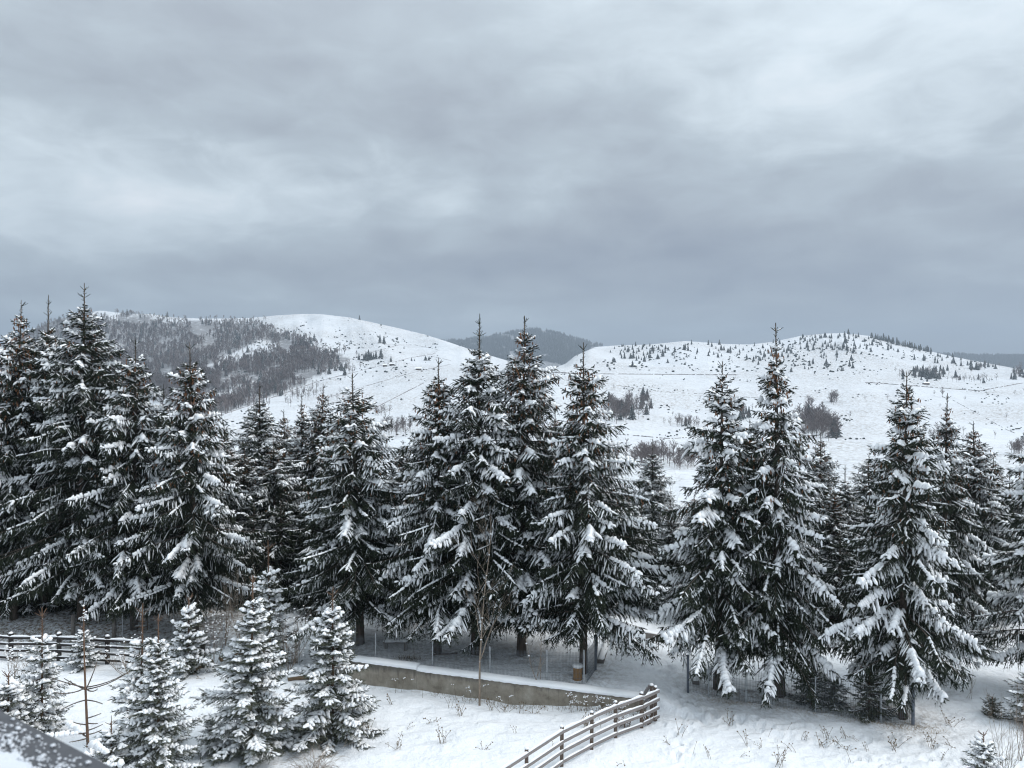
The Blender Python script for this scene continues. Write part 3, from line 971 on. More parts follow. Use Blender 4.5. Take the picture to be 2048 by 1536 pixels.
BACK = [  # second row and valley side
    (-20, 720, 45, 'b'), (55, 700, 46, 'd'), (128, 690, 45, 'c'), (225, 730, 44, 'a'), (330, 768, 46, 'c'), (452, 850, 43, 'b'), (515, 763, 47, 'c'),
    (570, 818, 50, 'b'), (606, 785, 46, 'g'), (640, 768, 45, 'b'), (812, 880, 40, 'd'), (1110, 820, 41, 'b'), (1245, 965, 40, 'd'),
    (1306, 878, 50, 'c'), (1500, 838, 41, 'd'), (1640, 864, 42, 'b'), (1692, 930, 40, 'c'), (1735, 905, 46, 'd'), (1390, 985, 39, 'b'),
    (-150, 700, 46, 'a'), (2090, 960, 41, 'b'), (2180, 900, 40, 'd'), (690, 900, 42, 'a'), (1010, 850, 39, 'd'),
    (482, 888, 44, 'e'), (548, 872, 43, 'd'), (668, 850, 48, 'c'), (1212, 905, 42, 'c'), (1345, 1000, 44, 'e'), (1664, 965, 39, 'e'), (1915, 925, 43, 'd'), (1986, 905, 45, 'e'), (838, 940, 38, 'e'), (775, 965, 39, 'b'),
]
BACK_LABELS = {
    (-20, 720): 'second row spruce in the shade at the left frame edge', (55, 700): 'second row spruce filling the gap between the first two left spires',
    (128, 690): 'second row spruce behind the gap left of the tallest left spruce', (225, 730): 'second row spruce right behind the tallest left spruce',
    (330, 768): 'thin spruce tip in the gap between the two cone hung spruces on the left',
    (452, 850): 'low spruce behind the right flank of the left group',
    (515, 763): 'spruce with a pointed tip standing alone before the snowy slope, left of the middle',
    (570, 818): 'lowest thin spruce tip of the four behind the left gap',
    (606, 785): 'slender spruce, left one of a close pair of tips before the snowy slope',
    (640, 768): 'slender spruce, right one of a close pair of tips before the snowy slope',
    (812, 880): 'low spruce behind the gap right of the bushy spruce above the wall', (1110, 820): 'spruce behind the gap right of the twin spires',
    (1245, 965): 'low spruce behind the right flank of the spruce by the upright log',
    (1306, 878): 'small frosted spruce down the slope behind the gateway',
    (1500, 838): 'second row spruce between the padded and the dark slender spruce',
    (1640, 864): 'spruce tip close behind the dark slender spruce on its right',
    (1692, 930): 'low spruce in the gap left of the broad fence end spruce', (1735, 905): 'spruce just behind the left flank of the broad fence end spruce',
    (1390, 985): 'low spruce behind the left flank of the thickly padded spruce',
    (-150, 700): 'second row spruce just outside the left frame edge', (2090, 960): 'low second row spruce at the right frame edge',
    (482, 888): 'low spruce of the second row below the lone pointed tip, on its left', (548, 872): 'low spruce of the second row below the lone pointed tip, on its right',
    (668, 850): 'second row spruce just left of the bushy spruce above the wall', (1212, 905): 'second row spruce in the gap right of the spruce by the upright log',
    (1345, 1000): 'low spruce behind the gateway, left of the padded spruce', (1664, 965): 'low spruce pressed against the right flank of the dark slender spruce',
    (1915, 925): 'second row spruce between the slender dark one and the snowy one at the right', (1986, 905): 'second row spruce right of the snowy spruce over the open slope',
    (838, 940): 'low spruce left of the shorter spruce by the twin spires', (775, 965): 'low spruce just right of the bushy spruce above the wall',
    (2180, 900): 'second row spruce just outside the right frame edge', (690, 900): 'second row spruce hidden behind the bushy spruce above the wall',
    (1010, 850): 'second row spruce hidden behind the twin spires',
}
TRUNKS = []
for s in SPR:
    d = s[2]
    TRUNKS.append(((s[0] - 1024) / FP * d, d, 1.7))

build_near()
build_hills()

# trodden dry litter etc. is in the ground; now the trees
V = {}
V['a'] = (spruce_meshes('spruce_wide', 16.6, 4.5, 2.4, 101, snow=1.15, cones=.4, droop=1.0, gap=.38, shape=.64, leader=1.2, irregular=.22), 16.6)
V['b'] = (spruce_meshes('spruce_tall', 15.2, 3.9, 2.2, 102, snow=1.15, cones=1.6, droop=1.0, gap=.37, shape=.66, leader=1.0, irregular=.22), 15.2)
V['c'] = (spruce_meshes('spruce_spire', 14.8, 3.9, 2.1, 103, snow=1.2, cones=.3, droop=.95, gap=.36, shape=.66, leader=1.6, irregular=.22), 14.8)
V['d'] = (spruce_meshes('spruce_bushy', 13.0, 3.8, 1.9, 104, snow=1.2, cones=.8, droop=1.0, gap=.35, shape=.62, leader=.9, irregular=.2), 13.0)
V['e'] = (spruce_meshes('spruce_cone_laden', 13.4, 3.7, 2.2, 105, snow=1.1, cones=1.6, droop=1.0, gap=.37, shape=.68, leader=1.0, irregular=.22), 13.4)
V['f'] = (spruce_meshes('spruce_padded', 12.8, 3.7, 2.2, 106, snow=1.6, cones=.7, droop=.9, gap=.42, shape=.74, leader=.45, irregular=.32, bdrop=.75), 12.8)
V['g'] = (spruce_meshes('spruce_drooping', 14.2, 3.3, 1.9, 107, snow=1.25, cones=1.3, droop=1.3, gap=.44, shape=.92, leader=1.1, irregular=.28, bdrop=1.25), 14.2)

U = (spruce_meshes('spruce_understory', 6.0, 2.2, .25, 108, snow=.55, droop=.9, gap=.40, shape=.55, leader=.4, spacing=.15), 6.0)
for i, (px, d, H) in enumerate(((-60, 40.5, 6), (10, 41.2, 6.5), (62, 40.2, 5.6), (118, 41.5, 6.4), (178, 40.4, 5.8), (236, 41.2, 6.2), (300, 40.2, 5.6), (352, 40.8, 6), (408, 41.6, 6.2), (505, 41.0, 5.4), (560, 41.5, 5.5),
                                (625, 41.5, 6.2), (690, 40.5, 6), (1228, 40.5, 5.4), (1282, 42.0, 5.5), (1500, 38.0, 4.6), (1680, 37.2, 5.0))):
    x = (px - 1024) / FP * d; zb = float(near_z(x, d)) - .1
    plant_spruce(U[0], U[1], ('dark low spruce in the deep shade between the trunks of the left spruces' if px < 450 else 'dark low spruce filling the shade behind the bushy spruce and the young ones' if px < 800 else
                              'dark low spruce at the back of the gateway' if px < 1400 else 'dark low spruce in the shade behind the right mesh fence'), x, d, H, rz=i * 2.1, zbase=zb, wscale=1.15, group='low spruces in the shade')
for (px, ty, d, key, ws, rz, lab) in SPR:
    x = (px - 1024) / FP * d
    zb = float(near_z(x, d)) - .05
    H = CZ + (768 - ty) / FP * d - zb
    plant_spruce(V[key][0], V[key][1], lab, x, d, H, rz=rz, wscale=ws * V[key][1] / H * (1.0 if H > V[key][1] * .8 else .9) , zbase=zb, group='tall snow laden spruces along the fences')
for i, (px, ty, d, key) in enumerate(BACK):
    x = (px - 1024) / FP * d
    zb = float(near_z(x, d)) if d < 58 else float(hill_z(x, d))
    H = CZ + (768 - ty) / FP * d - zb
    lab = BACK_LABELS.get((px, ty), 'snowy spruce of the second row, half hidden behind the front spruces')
    plant_spruce(V[key][0], V[key][1], lab, x, d, H, rz=i * 1.37, wscale=1.14, zbase=zb, group='spruces of the second row')

# ---- young spruces on the near snowfield
YV = {}
YV['p'] = (spruce_meshes('young_spruce_full', 5.6, 1.75, .15, 201, young=True, snow=1.75, gap=.28, shape=.74, spacing=.072, leader=.8, blen=.72, snow_top=.9), 5.6)
YV['q'] = (spruce_meshes('young_spruce_dense', 5.0, 1.70, .12, 202, young=True, snow=1.8, gap=.27, shape=.68, spacing=.074, leader=.9, blen=.72, snow_top=.9), 5.0)
YV['r'] = (spruce_meshes('young_spruce_open', 4.2, 1.15, .12, 203, young=True, snow=1.7, gap=.31, shape=.72, spacing=.095, leader=1.0, blen=.7, snow_top=.9, irregular=.3), 4.2)
YV['s'] = (spruce_meshes('young_spruce_small', 2.3, .95, .1, 204, young=True, snow=1.7, gap=.23, shape=.66, spacing=.08, leader=.3, blen=.65, snow_top=.9), 2.3)
YV['t'] = (spruce_meshes('young_spruce_bare', 1.0, .62, .05, 205, young=True, snow=.22, gap=.13, shape=.5, spacing=.06, leader=.12, blen=.6), 1.0)
YOUNG = [
    (500, 1150, 1508, 'p', 1.08, .3, 'largest young spruce in the foreground, thick with snow, left of the wall'),
    (665, 1172, 1472, 'q', 1.05, 2.0, 'dense young spruce touching the left end of the concrete wall'),
    (316, 1228, 1575, 'p', .92, 4.1, 'young spruce with two brown leaders right of the bare stemmed sapling'),
    (283, 1205, 1500, 'r', .95, 1.1, 'thin young spruce with a long leader rising behind its bushier neighbour'),
    (378, 1192, 1345, 's', .85, .2, 'small snowed spruce behind, in front of the log and the dark trunk'),
    (168, 1250, 1338, 's', 1.10, 3.2, 'small snow capped spruce at the dark rail fence, behind the bare sapling'),
    (83, 1212, 1470, 'r', .95, 5.0, 'young spruce with a forked leader in front of the dark rail fence'),
    (16, 1345, 1500, 's', 1.15, 1.7, 'low young spruce at the left frame edge above the balcony rail'),
    (-40, 1290, 1520, 'r', 1.0, 2.7, 'open young spruce cut by the left frame edge'),
    (417, 1425, 1502, 's', .75, 4.4, 'tiny snowed spruce seedling between the two big young spruces'),
    (541, 1078, 1330, 'r', .95, 3.3, 'pale young spruce rising behind the largest foreground one'),
    (1968, 1462, 1600, 's', 1.05, 2.2, 'small snow dusted spruce at the bottom right corner'),
    (1985, 1392, 1433, 't', 1.0, 0.0, 'low dark sprig of spruce without snow on the right slope'),
    (1968, 1222, 1312, 's', 1.1, 1.2, 'small heavily snowed spruce beneath the trees at the far right'),
    (222, 1440, 1590, 's', 1.25, 3.9, 'low spruce buried in snow at the foot of the bare stemmed sapling'),
    (1622, 1335, 1414, 't', 1.0, 0.8, 'dark low spruce behind the mesh fence right of the slender spruce trunk'),
    (1668, 1352, 1418, 't', 1.2, 2.8, 'dark low spruce behind the mesh fence, middle of three'),
    (1738, 1340, 1434, 't', .9, 4.8, 'dark low spruce behind the last bay of the right mesh fence'),
    (2062, 1330, 1450, 's', 1.1, 0.9, 'low spruce at the right frame edge beside bare shoots'),
]
for (px, ty, by, key, ws, rz, lab) in YOUNG:
    d = gd(by)
    x = (px - 1024) / FP * d
    zb = float(near_z(x, d))
    H = CZ + (768 - ty) / FP * d - zb
    t = plant_spruce(YV[key][0], YV[key][1], lab, x, d, H, name='young_spruce', group='young spruces on the near snowfield', rz=rz, wscale=ws, zbase=zb - .03)

# ---- bare orange stemmed sapling in front, its needles sparse
def sparse_sapling():
    rng = np.random.default_rng(31)
    d = 21.5
    x = (176 - 1024) / FP * d
    t = thing('spruce_sapling', 'sparse young spruce with a bare orange brown stem and few curved branches', 'tree', (x, d, 0))
    H = CZ + (768 - 1212) / FP * d
    tr, br, fo, sn = Acc(), Acc(), Acc(), Acc()
    zz = np.linspace(-.2, H, 12)
    tube(tr, np.column_stack([-.10 * (zz / H) + .03 * np.sin(zz), 0 * zz, zz]), np.linspace(.055, .012, 12), 8, jit=.1)
    link('trunk', tr.mesh('sapling_trunk', 'bark_red', True), t)
    def arm(z, az_, L, e0, e1, needles=True):
        s = np.linspace(0, 1, 9); e = np.radians(np.interp(s, [0, .5, 1], [e0, (e0 + e1) / 2, e1]))
        dr = np.column_stack([np.cos(az_) * np.cos(e), np.sin(az_) * np.cos(e), np.sin(e)])
        p = np.vstack([[0, 0, 0], np.cumsum(dr[:-1] * L / 8, 0)]) + [-.10 * z / H, 0, z]
        tube(br, p, np.linspace(.019, .010, 9), 5)
        n = int(L / .010)
        u = rng.uniform(.05, 1, n)
        q = np.stack([np.interp(u, s, p[:, c]) for c in range(3)], 1)
        dd = norm(rng.normal(0, 1, (n, 3)) + np.array([0, 0, -.6]))
        sprays_thin(fo, q, dd, rng.uniform(.03, .06, n), rng)
        return p
    zc_ = CZ - (1376 - 768) / FP * d
    for (a, L, e0, e1) in ((.05, 1.15, 8, 32), (.30, 1.2, 5, 38), (1.2, .75, 55, 70), (PI + .1, 1.05, 15, 25), (PI - .35, .85, 12, 18), (PI + .5, .8, -20, 30), (-.4, .5, -20, 45)):
        arm(zc_ + rng.uniform(-.06, .03), a, L, e0, e1)
    zc_ = CZ - (1400 - 768) / FP * d
    arm(zc_, PI + .1, .72, -12, -32); arm(zc_, -.1, .5, -2, -20)
    for k in range(9):
        arm(CZ - (1425 + rng.uniform(0, 60) - 768) / FP * d, rng.uniform(0, 6.28), rng.uniform(.2, .6), rng.uniform(-20, 20), rng.uniform(10, 30))
    low = arm
    for k in range(16):
        z = CZ - (1455 + rng.uniform(0, 130) - 768) / FP * d
        p = arm(max(z, .2), k * 2.4, rng.uniform(.7, 1.35), 0, -5)
        js = np.arange(.15, 1, .10)
        s = np.linspace(0, 1, 9)
        q = np.stack([np.interp(js, s, p[:, c]) for c in range(3)], 1)
        snow_strips(sn, q, np.tile(norm(p[-1] - p[0]), (len(js), 1)), np.full(len(js), .26), np.full(len(js), .1), rng.uniform(1.2, 2.4, len(js)), rng, w0=.055)
    link('branches', br.mesh('sapling_branches', 'bark', True), t, kind='stuff')
    link('needles', fo.mesh('sapling_needles', 'needles_young'), t, kind='stuff')
    for (dz, r) in ((0, .035), (-.12, .03), (-.2, .022), (-.33, .026)):
        lump(sn, (-.10 + rng.uniform(-.03, .03), 0, H + dz), r, rng, flat=1.0)
    for k in range(6):
        lump(sn, (-.10 + rng.uniform(-.02, .12), rng.uniform(-.05, .05), H - .15 - .05 * k), rng.uniform(.02, .035), rng, flat=1.0)
    link('snow', sn.mesh('sapling_snow', 'snow', True), t, kind='stuff')

def sprays_thin(acc, P0, D0, L, rng):
    N = len(P0)
    w_ = norm(np.cross(D0, rng.normal(0, 1, (N, 3)))) * .004
    v = np.stack([P0 - w_, P0 + w_, P0 + D0 * L[:, None]], 1)
    acc.add(v.reshape(-1, 3), np.arange(N * 3).reshape(-1, 3))
sparse_sapling()

# ---- bare shrubs and saplings
def grow(acc, p, d, L, r, rng, depth, tips, k=4, spread=.5, up=.12, ratio=.66, kids=(2, 3)):
    n = 4
    pts = [np.array(p, float)]
    dd = np.array(d, float)
    for i in range(n):
        dd = norm(dd + rng.normal(0, .09, 3) + np.array([0, 0, up * .3]))
        pts.append(pts[-1] + dd * L / n)
    tube(acc, pts, np.linspace(r, r * .6, n + 1), k, cap=False)
    if depth == 0:
        tips.append(pts[-1]); return
    m = int(rng.integers(kids[0], kids[1] + 1))
    for j in range(m):
        i = int(rng.integers(1, n + 1)) if j else n
        nd = norm(dd + rng.normal(0, spread, 3) * np.array([1, 1, .6]) + np.array([0, 0, up]))
        grow(acc, pts[i], nd, L * ratio * rng.uniform(.8, 1.2), r * .58, rng, depth - 1, tips, 3, spread, up, ratio, kids)

def sapling(name, label, px, by, ty, seed, stems=1, r=.03, depth=4, snowd=14, spread=.42, side=.25, d=None, group=None, matn='twig', cat='tree', parts=('stem', 'snow')):
    rng = np.random.default_rng(seed)
    d = d or gd(by)
    x = (px - 1024) / FP * d; zb = float(near_z(x, d))
    H = CZ + (768 - ty) / FP * d - zb
    t = thing(name, label, cat, (x, d, zb - .05), group)
    a = Acc(); tips = []
    for s in range(stems):
        dd = norm(np.array([rng.normal(0, side), rng.normal(0, side), 1]))
        hh = H * rng.uniform(.7, 1.0) if s else H
        q = np.array([rng.normal(0, .06), rng.normal(0, .06), 0]) * (stems > 1)
        # main stem with side shoots
        n = 9
        pts = [q]
        for i in range(n):
            dd = norm(dd + rng.normal(0, .05, 3) + np.array([0, 0, .12]))
            pts.append(pts[-1] + dd * hh / n * 1.02)
        rr = np.linspace(r, r * .18, n + 1)
        tube(a, pts, rr, 5, cap=False)
        for i in range(2, n):
            for _ in range(int(rng.integers(1, 3))):
                an = rng.uniform(0, 6.28)
                nd = norm(np.array([math.cos(an) * .55, math.sin(an) * .55, rng.uniform(.6, 1.1)]))
                grow(a, pts[i], nd, hh * rng.uniform(.13, .24) * (1.15 - i / n * .6), rr[i] * .55, rng, depth - 2, tips, 3, spread)
        tips.append(pts[-1])
    link('stem', a.mesh(name + '_stem', matn), t)
    if snowd:
        sn = Acc()
        for k in range(snowd):
            q = tips[int(rng.integers(0, len(tips)))] if rng.uniform() < .5 else pts[int(rng.integers(2, n))]
            lump(sn, (q[0], q[1], q[2]), rng.uniform(.022, .05), rng, flat=.9)
        link('snow', sn.mesh(name + '_snow', 'snow', True), t, kind='stuff')
    return t

sapling('bare_sapling', 'tall leafless sapling standing in front of the concrete wall', 959, 1404, 1035, 11, r=.045, depth=5, snowd=40, spread=.5)
sapling('bare_sapling', 'short leafless twig cluster before the wall, right of the tall sapling', 1078, 1396, 1235, 12, stems=3, r=.014, depth=3, snowd=3, side=.2)
sapling('bare_sapling', 'leafless grey sapling beside the dark trunk in the gap behind the young spruces', 447, 1290, 1120, 13, stems=3, r=.022, depth=4, snowd=4)
sapling('bare_sapling', 'leafless shoots just left of the largest foreground young spruce', 492, 1330, 1130, 17, stems=3, r=.018, depth=4, snowd=3)
sapling('bare_shrub', 'leafless shrub on the bright snow between the two big young spruces', 592, 1330, 1205, 14, stems=5, r=.014, depth=4, snowd=3, side=.45, cat='shrub')
sapling('bare_shrub', 'tall leafless shoots at the bottom right corner', 2008, 1575, 1375, 15, stems=7, r=.010, depth=3, snowd=0, side=.22, cat='shrub')
sapling('bare_shrub', 'leafless shoots in front of the low spruce at the right frame edge', 2040, 1520, 1350, 16, stems=5, r=.009, depth=3, snowd=0, side=.3, cat='shrub')
sapling('bare_shrub', 'thin leafless shrub close against the bright slope at the right', 1938, 1400, 1330, 18, stems=3, r=.006, depth=3, snowd=0, side=.3, cat='shrub')
for i, (px, by, ty) in enumerate([(1262, 1060, 905), (1285, 1075, 900), (1235, 1080, 960), (1330, 1030, 900), (2030, 1080, 985), (1350, 1040, 930)]):
    d = 70 + 6 * i
    x = (px - 1024) / FP * d
    o = sapling('valley_sapling', 'slim leafless tree on the slope falling away behind the spruces', px, by, ty, 60 + i, stems=3, r=.05, depth=4, snowd=0, d=d, group='leafless trees below the spruces')
    o.location.z = float(hill_z(x, d)) - .1

for i, (px, by, ty, lab) in enumerate(((575, 1345, 1195, 'frosted leafless shrub behind the gap between the two big young spruces'), (430, 1330, 1215, 'frosted leafless shrub in front of the dark trunk behind the young spruces'),
                                      (255, 1345, 1262, 'low frosted shrub at the right end of the visible dark rail fence'), (30, 1372, 1285, 'low frosted shrub in front of the first dark fence post'))):
    sapling('frosted_shrub', lab, px, by, ty, 90 + i, stems=6, r=.013, depth=4, snowd=150, spread=.5, side=.5, cat='shrub')

def arching_shrub():
    rng = np.random.default_rng(44)
    d = 23.3; x = (628 - 1024) / FP * d
    t = thing('arching_shrub', 'low tangle of thin arching bare twigs at the bottom edge', 'shrub', (x, d, float(near_z(x, d))))
    a = Acc()
    for i in range(95):
        an = rng.uniform(0, 6.28); L = rng.uniform(.5, 1.35)
        p0 = np.array([rng.normal(0, .25), rng.normal(0, .25), -.02])
        s = np.linspace(0, 1, 9); e = np.radians(75 - 115 * s * rng.uniform(.6, 1.1))
        dr = np.column_stack([np.cos(an) * np.cos(e), np.sin(an) * np.cos(e), np.sin(e)])
        p = p0 + np.vstack([[0, 0, 0], np.cumsum(dr[:-1] * L / 8, 0)])
        tube(a, p, np.linspace(.006, .003, 9), 3, cap=False)
        for _ in range(3):
            j = int(rng.integers(3, 8)); q = norm(dr[j] + rng.normal(0, .5, 3))
            tube(a, [p[j], p[j] + q * .15, p[j] + q * .3 - [0, 0, .04]], [.003, .0025, .002], 3, cap=False)
    link('twigs', a.mesh('arching_twigs', 'twig'), t, kind='stuff')
arching_shrub()

# ---- concrete retaining wall with snow cap
def concrete_wall():
    rng = np.random.default_rng(5)
    pa = np.array([-7.5, wall_y(-7.5), 0]); pb = np.array([4.86, wall_y(4.86), 0])
    ax = norm(pb - pa); L = np.linalg.norm(pb - pa); nrm = np.array([-ax[1], ax[0], 0])
    t = thing('concrete_wall', 'low stained concrete retaining wall topped with an even snow cap', 'wall', tuple(pa), None, math.atan2(ax[1], ax[0]))
    # two pours: the joint sits left of the tall sapling
    xj = ((835 - 1024) / FP * 30.7 - pa[0]) / ax[0]
    for (x0, x1, h0, h1) in ((0, xj - .004, .80, .72), (xj + .004, L, .665, .53)):
        a = Acc()
        n = int((x1 - x0) / .25); v = []; W = .42
        for i in range(n + 1):
            x = x0 + (x1 - x0) * i / n; h = h0 + (h1 - h0) * i / n
            j = lambda: rng.uniform(-.006, .006)
            v += [(x, j(), -.5), (x, j(), .2), (x, j(), h - .015), (x, .015 + j(), h), (x, W, h), (x, W, -.5)]
        f = []
        for i in range(n):
            for k in range(5):
                p = i * 6 + k
                f += [(p, p + 6, p + 7), (p, p + 7, p + 1)]
        f += [(0, 1, 2), (0, 2, 3), (0, 3, 4), (0, 4, 5)]
        e = n * 6; f += [(e, e + 2, e + 1), (e, e + 3, e + 2), (e, e + 4, e + 3), (e, e + 5, e + 4)]
        a.add(v, f)
        link('wall_section', a.mesh('wall_section', 'concrete_wall'), t)
        s = Acc(); m = int((x1 - x0) / .10); k = 7; v = []
        for i in range(m + 1):
            x = x0 + .004 + (x1 - x0 - .008) * i / m; h = h0 + (h1 - h0) * i / m
            th = .125 * (1 + .10 * math.sin(x * 3.1) * math.sin(x * 1.3) + rng.uniform(-.03, .03))
            ov = .02 + rng.uniform(-.012, .02)
            for (yy, zz_) in ((-ov, h - .012 + rng.uniform(-.02, .004)), (-ov - .012, h + th * .45), (.03, h + th * .9), (.14, h + th), (.30, h + th), (W - .02, h + th * .88), (W + .02, h + th * .3 - .03)):
                v.append((x, yy, zz_))
        f = []
        for i in range(m):
            for q in range(k - 1):
                p = i * k + q
                f += [(p, p + k, p + k + 1), (p, p + k + 1, p + 1)]
        f += [(0, q, q + 1) for q in range(1, k - 1)] + [(m * k, m * k + q + 1, m * k + q) for q in range(1, k - 1)]
        s.add(v, f)
        link('snow_cap', s.mesh('snow_cap', 'snow', True), t)
concrete_wall()

# ---- rail fences
def rail_fence(name, label, posts, rails, matp, matr, rw, rt, seed, post_w=.11, off=.075, over=.12, snow_h=.05, post_top=.08, sag=.0):
    """posts: list of (x, y, height); rails: heights as fractions; each rail span is a part"""
    rng = np.random.default_rng(seed)
    t = thing(name, label, 'fence', (posts[0][0], posts[0][1], 0))
    o0 = np.array([posts[0][0], posts[0][1], 0])
    for (x, y, h) in posts:
        zb = float(near_z(x, y))
        a = Acc()
        c = np.array([x, y, zb]) - o0
        bevel_box(a, c - [0, 0, .3], c + [rng.uniform(-.02, .02), 0, h + post_top], post_w, post_w, .012, n=4, wob=.003, rng=rng)
        p = link('post', a.mesh('post', matp), t)
        s = Acc(); lump(s, (c[0], c[1], c[2] + h + post_top), post_w * .62, rng, flat=.95, n=8)
        link('snow_cap', s.mesh('post_snow', 'snow', True), p)
    for i in range(len(posts) - 1):
        (x0, y0, h0), (x1, y1, h1) = posts[i], posts[i + 1]
        z0, z1 = float(near_z(x0, y0)), float(near_z(x1, y1))
        dirv = norm([x1 - x0, y1 - y0, 0]); front = np.array([dirv[1], -dirv[0], 0])
        if front[1] > 0:
            front = -front
        for fr in rails:
            a = Acc()
            sh = rng.uniform(-.015, .015)
            e0 = np.array([x0, y0, z0 + h0 * fr + sh]) + front * off - dirv * (0.0 if i else over) - o0
            e1 = np.array([x1, y1, z1 + h1 * fr + sh]) + front * off + dirv * (0.0 if i < len(posts) - 2 else over) - o0
            g = dirv * .004
            bevel_box(a, e0 + g, e1 - g, rt, rw, .008, sag=sag, n=8, wob=.004, rng=rng)
            r_ = link('rail', a.mesh('rail', matr), t)
            s = Acc()
            snow_bead(s, e0 + g + [0, 0, rw / 2], e1 - g + [0, 0, rw / 2], rt * 1.25, snow_h * (1.15 if fr == max(rails) else .7), rng, gap=.06)
            link('snow_bead', s.mesh('rail_snow', 'snow', True), r_)
    return t

Z_ = lambda px, by: ((px - 1024) / FP * gd(by), gd(by))
front_posts = []
for (px, by, h) in ((1311, 1446, 1.13), (1283, 1459, 1.13), (1231, 1480, 1.12), (1183, 1503, 1.13), (1123, 1537, 1.15), (1053, 1580, 1.17), (975, 1630, 1.15), (890, 1690, 1.15)):
    x, y = Z_(px, by)
    front_posts.append((x, y, h))
rail_fence('plank_fence', 'weathered grey four rail fence with snow on its rails, in front of the gateway', front_posts, (.95, .68, .42, .14), 'wood_post', 'wood_grey', .11, .045, 3, snow_h=.085)
def leaning_boards():
    rng = np.random.default_rng(9)
    o0 = np.array([*Z_(1303, 1437), 0])
    t = thing('leaning_boards', 'snow topped boards slanting down to the wall end behind the grey fence corner', 'boards', tuple(o0))
    zt = CZ - (1370 - 768) / FP * o0[1]
    a = Acc(); bevel_box(a, (0, 0, -.3), (0, 0, zt), .12, .12, .012, n=4, rng=rng)
    p = link('post', a.mesh('post', 'wood_post'), t)
    s_ = Acc(); lump(s_, (0, 0, zt), .085, rng, flat=.9, n=8); link('snow_cap', s_.mesh('post_snow', 'snow', True), p)
    for (q0, q1) in ((P(1299, 1371, 27.9), P(1281, 1402, 28.25)), (P(1307, 1379, 27.55), P(1287, 1409, 28.1)), (P(1305, 1395, 27.7), P(1286, 1420, 28.1))):
        q0 = np.array(q0) - o0; q1 = np.array(q1) - o0
        a = Acc(); bevel_box(a, q0, q1, .05, .12, .008, n=4, wob=.003, rng=rng)
        r_ = link('board', a.mesh('board', 'wood_grey'), t)
        s_ = Acc(); snow_bead(s_, q0 + [0, 0, .065], q1 + [0, 0, .065], .065, .06, rng, gap=-.1); link('snow_bead', s_.mesh('board_snow', 'snow', True), r_)
leaning_boards()

left_posts = []
for (px, by) in ((-170, 1303), (-74, 1311), (22, 1318), (118, 1323), (215, 1328), (312, 1332), (405, 1336)):
    x, y = Z_(px, by)
    left_posts.append((x, y, 1.10))
rail_fence('dark_rail_fence', 'dark brown four rail fence along the snow on the left', left_posts, (.93, .68, .42, .15), 'wood_dark', 'wood_dark', .10, .05, 4, post_w=.15, off=.09, snow_h=.085)

# ---- welded mesh fences
def mesh_fence(name, label, posts, seed, h=1.25, special=(), pitch=.055, skip=()):
    rng = np.random.default_rng(seed)
    t = thing(name, label, 'fence', (posts[0][0], posts[0][1], 0))
    o0 = np.array([posts[0][0], posts[0][1], 0])
    for i, (x, y) in enumerate(posts):
        zb = float(near_z(x, y)); a = Acc()
        c = np.array([x, y, zb]) - o0
        big = i in special
        if i in skip:
            continue
        bevel_box(a, c - [0, 0, .3], c + [0, 0, h + (.12 if big else .06)], .085 if big else .045, .085 if big else .045, .006, n=2, rng=rng)
        box(a, c + [0, 0, h + (.13 if big else .065)], (.10 if big else .055, .10 if big else .055, .018))
        link('post', a.mesh('post', 'steel_dark' if big else 'galvanised'), t)
    for i in range(len(posts) - 1):
        (x0, y0), (x1, y1) = posts[i], posts[i + 1]
        z0, z1 = float(near_z(x0, y0)), float(near_z(x1, y1))
        p0 = np.array([x0, y0, z0]) - o0; p1 = np.array([x1, y1, z1]) - o0
        dv = norm((p1 - p0) * [1, 1, 0]); nv = np.array([dv[1], -dv[0], 0]) * (1 if dv[1] * 0 - dv[0] < 0 else -1)
        L = np.linalg.norm(p1 - p0); n = int(L / pitch)
        a = Acc()
        q = p0 + nv * .03; q1 = p1 + nv * .03
        for j in range(1, n):
            b = q + (q1 - q) * j / n
            tube(a, [b + [0, 0, .04], b + [0, 0, h]], .0045, 3, cap=False)
        for zz_ in np.arange(.06, h, .20):
            for dz_ in ((0,) if zz_ > .1 and zz_ < h - .25 else (0, .05)):
                tube(a, [q + [0, 0, zz_ + dz_] + nv * .005, q1 + [0, 0, zz_ + dz_] + nv * .006], .0045, 3, cap=False)
        link('mesh_panel', a.mesh('mesh_panel', 'wire'), t)
    return t

wf = []
for px in (598, 751, 865, 980, 1094, 1168):
    d = 31.9
    for _ in range(5):
        X = (px - 1024) / FP * d; d = wall_y(X) + .56
    wf.append(((px - 1024) / FP * d, d))
mesh_fence('mesh_fence', 'grey welded mesh fence on thin posts right behind the wall', wf, 5)
gx, gy = P(1191, 0, gd(1366, .1))[:2]
mesh_fence('mesh_fence', 'mesh fence stretch running back beside the gateway, between light and dark post', [(wf[-1][0] + .06, wf[-1][1] + .05), (gx, gy), (gx + .35, gy + 2.6)], 6, special=(1,), skip=(0,))
rf = []
for (px, by) in ((1376, 1386), (1417, 1394), (1492, 1405), (1631, 1421), (1762, 1440), (1826, 1448)):
    d = gd(by, .1); rf.append(((px - 1024) / FP * d, d))
mesh_fence('mesh_fence', 'grey welded mesh fence under the right hand spruces', rf, 7, special=(0, 5))
x5, y5 = rf[-1]
mesh_fence('mesh_fence', 'mesh fence side stretch running back from the dark right corner post', [(x5 + .1, y5 + .12), (x5 + .8, y5 + 2.6), (x5 + 1.6, y5 + 5.2)], 17, skip=(0,))
lf = []
for (px, by) in ((245, 1276), (347, 1275), (412, 1285), (448, 1290)):
    d = gd(by, .15); lf.append(((px - 1024) / FP * d, d))
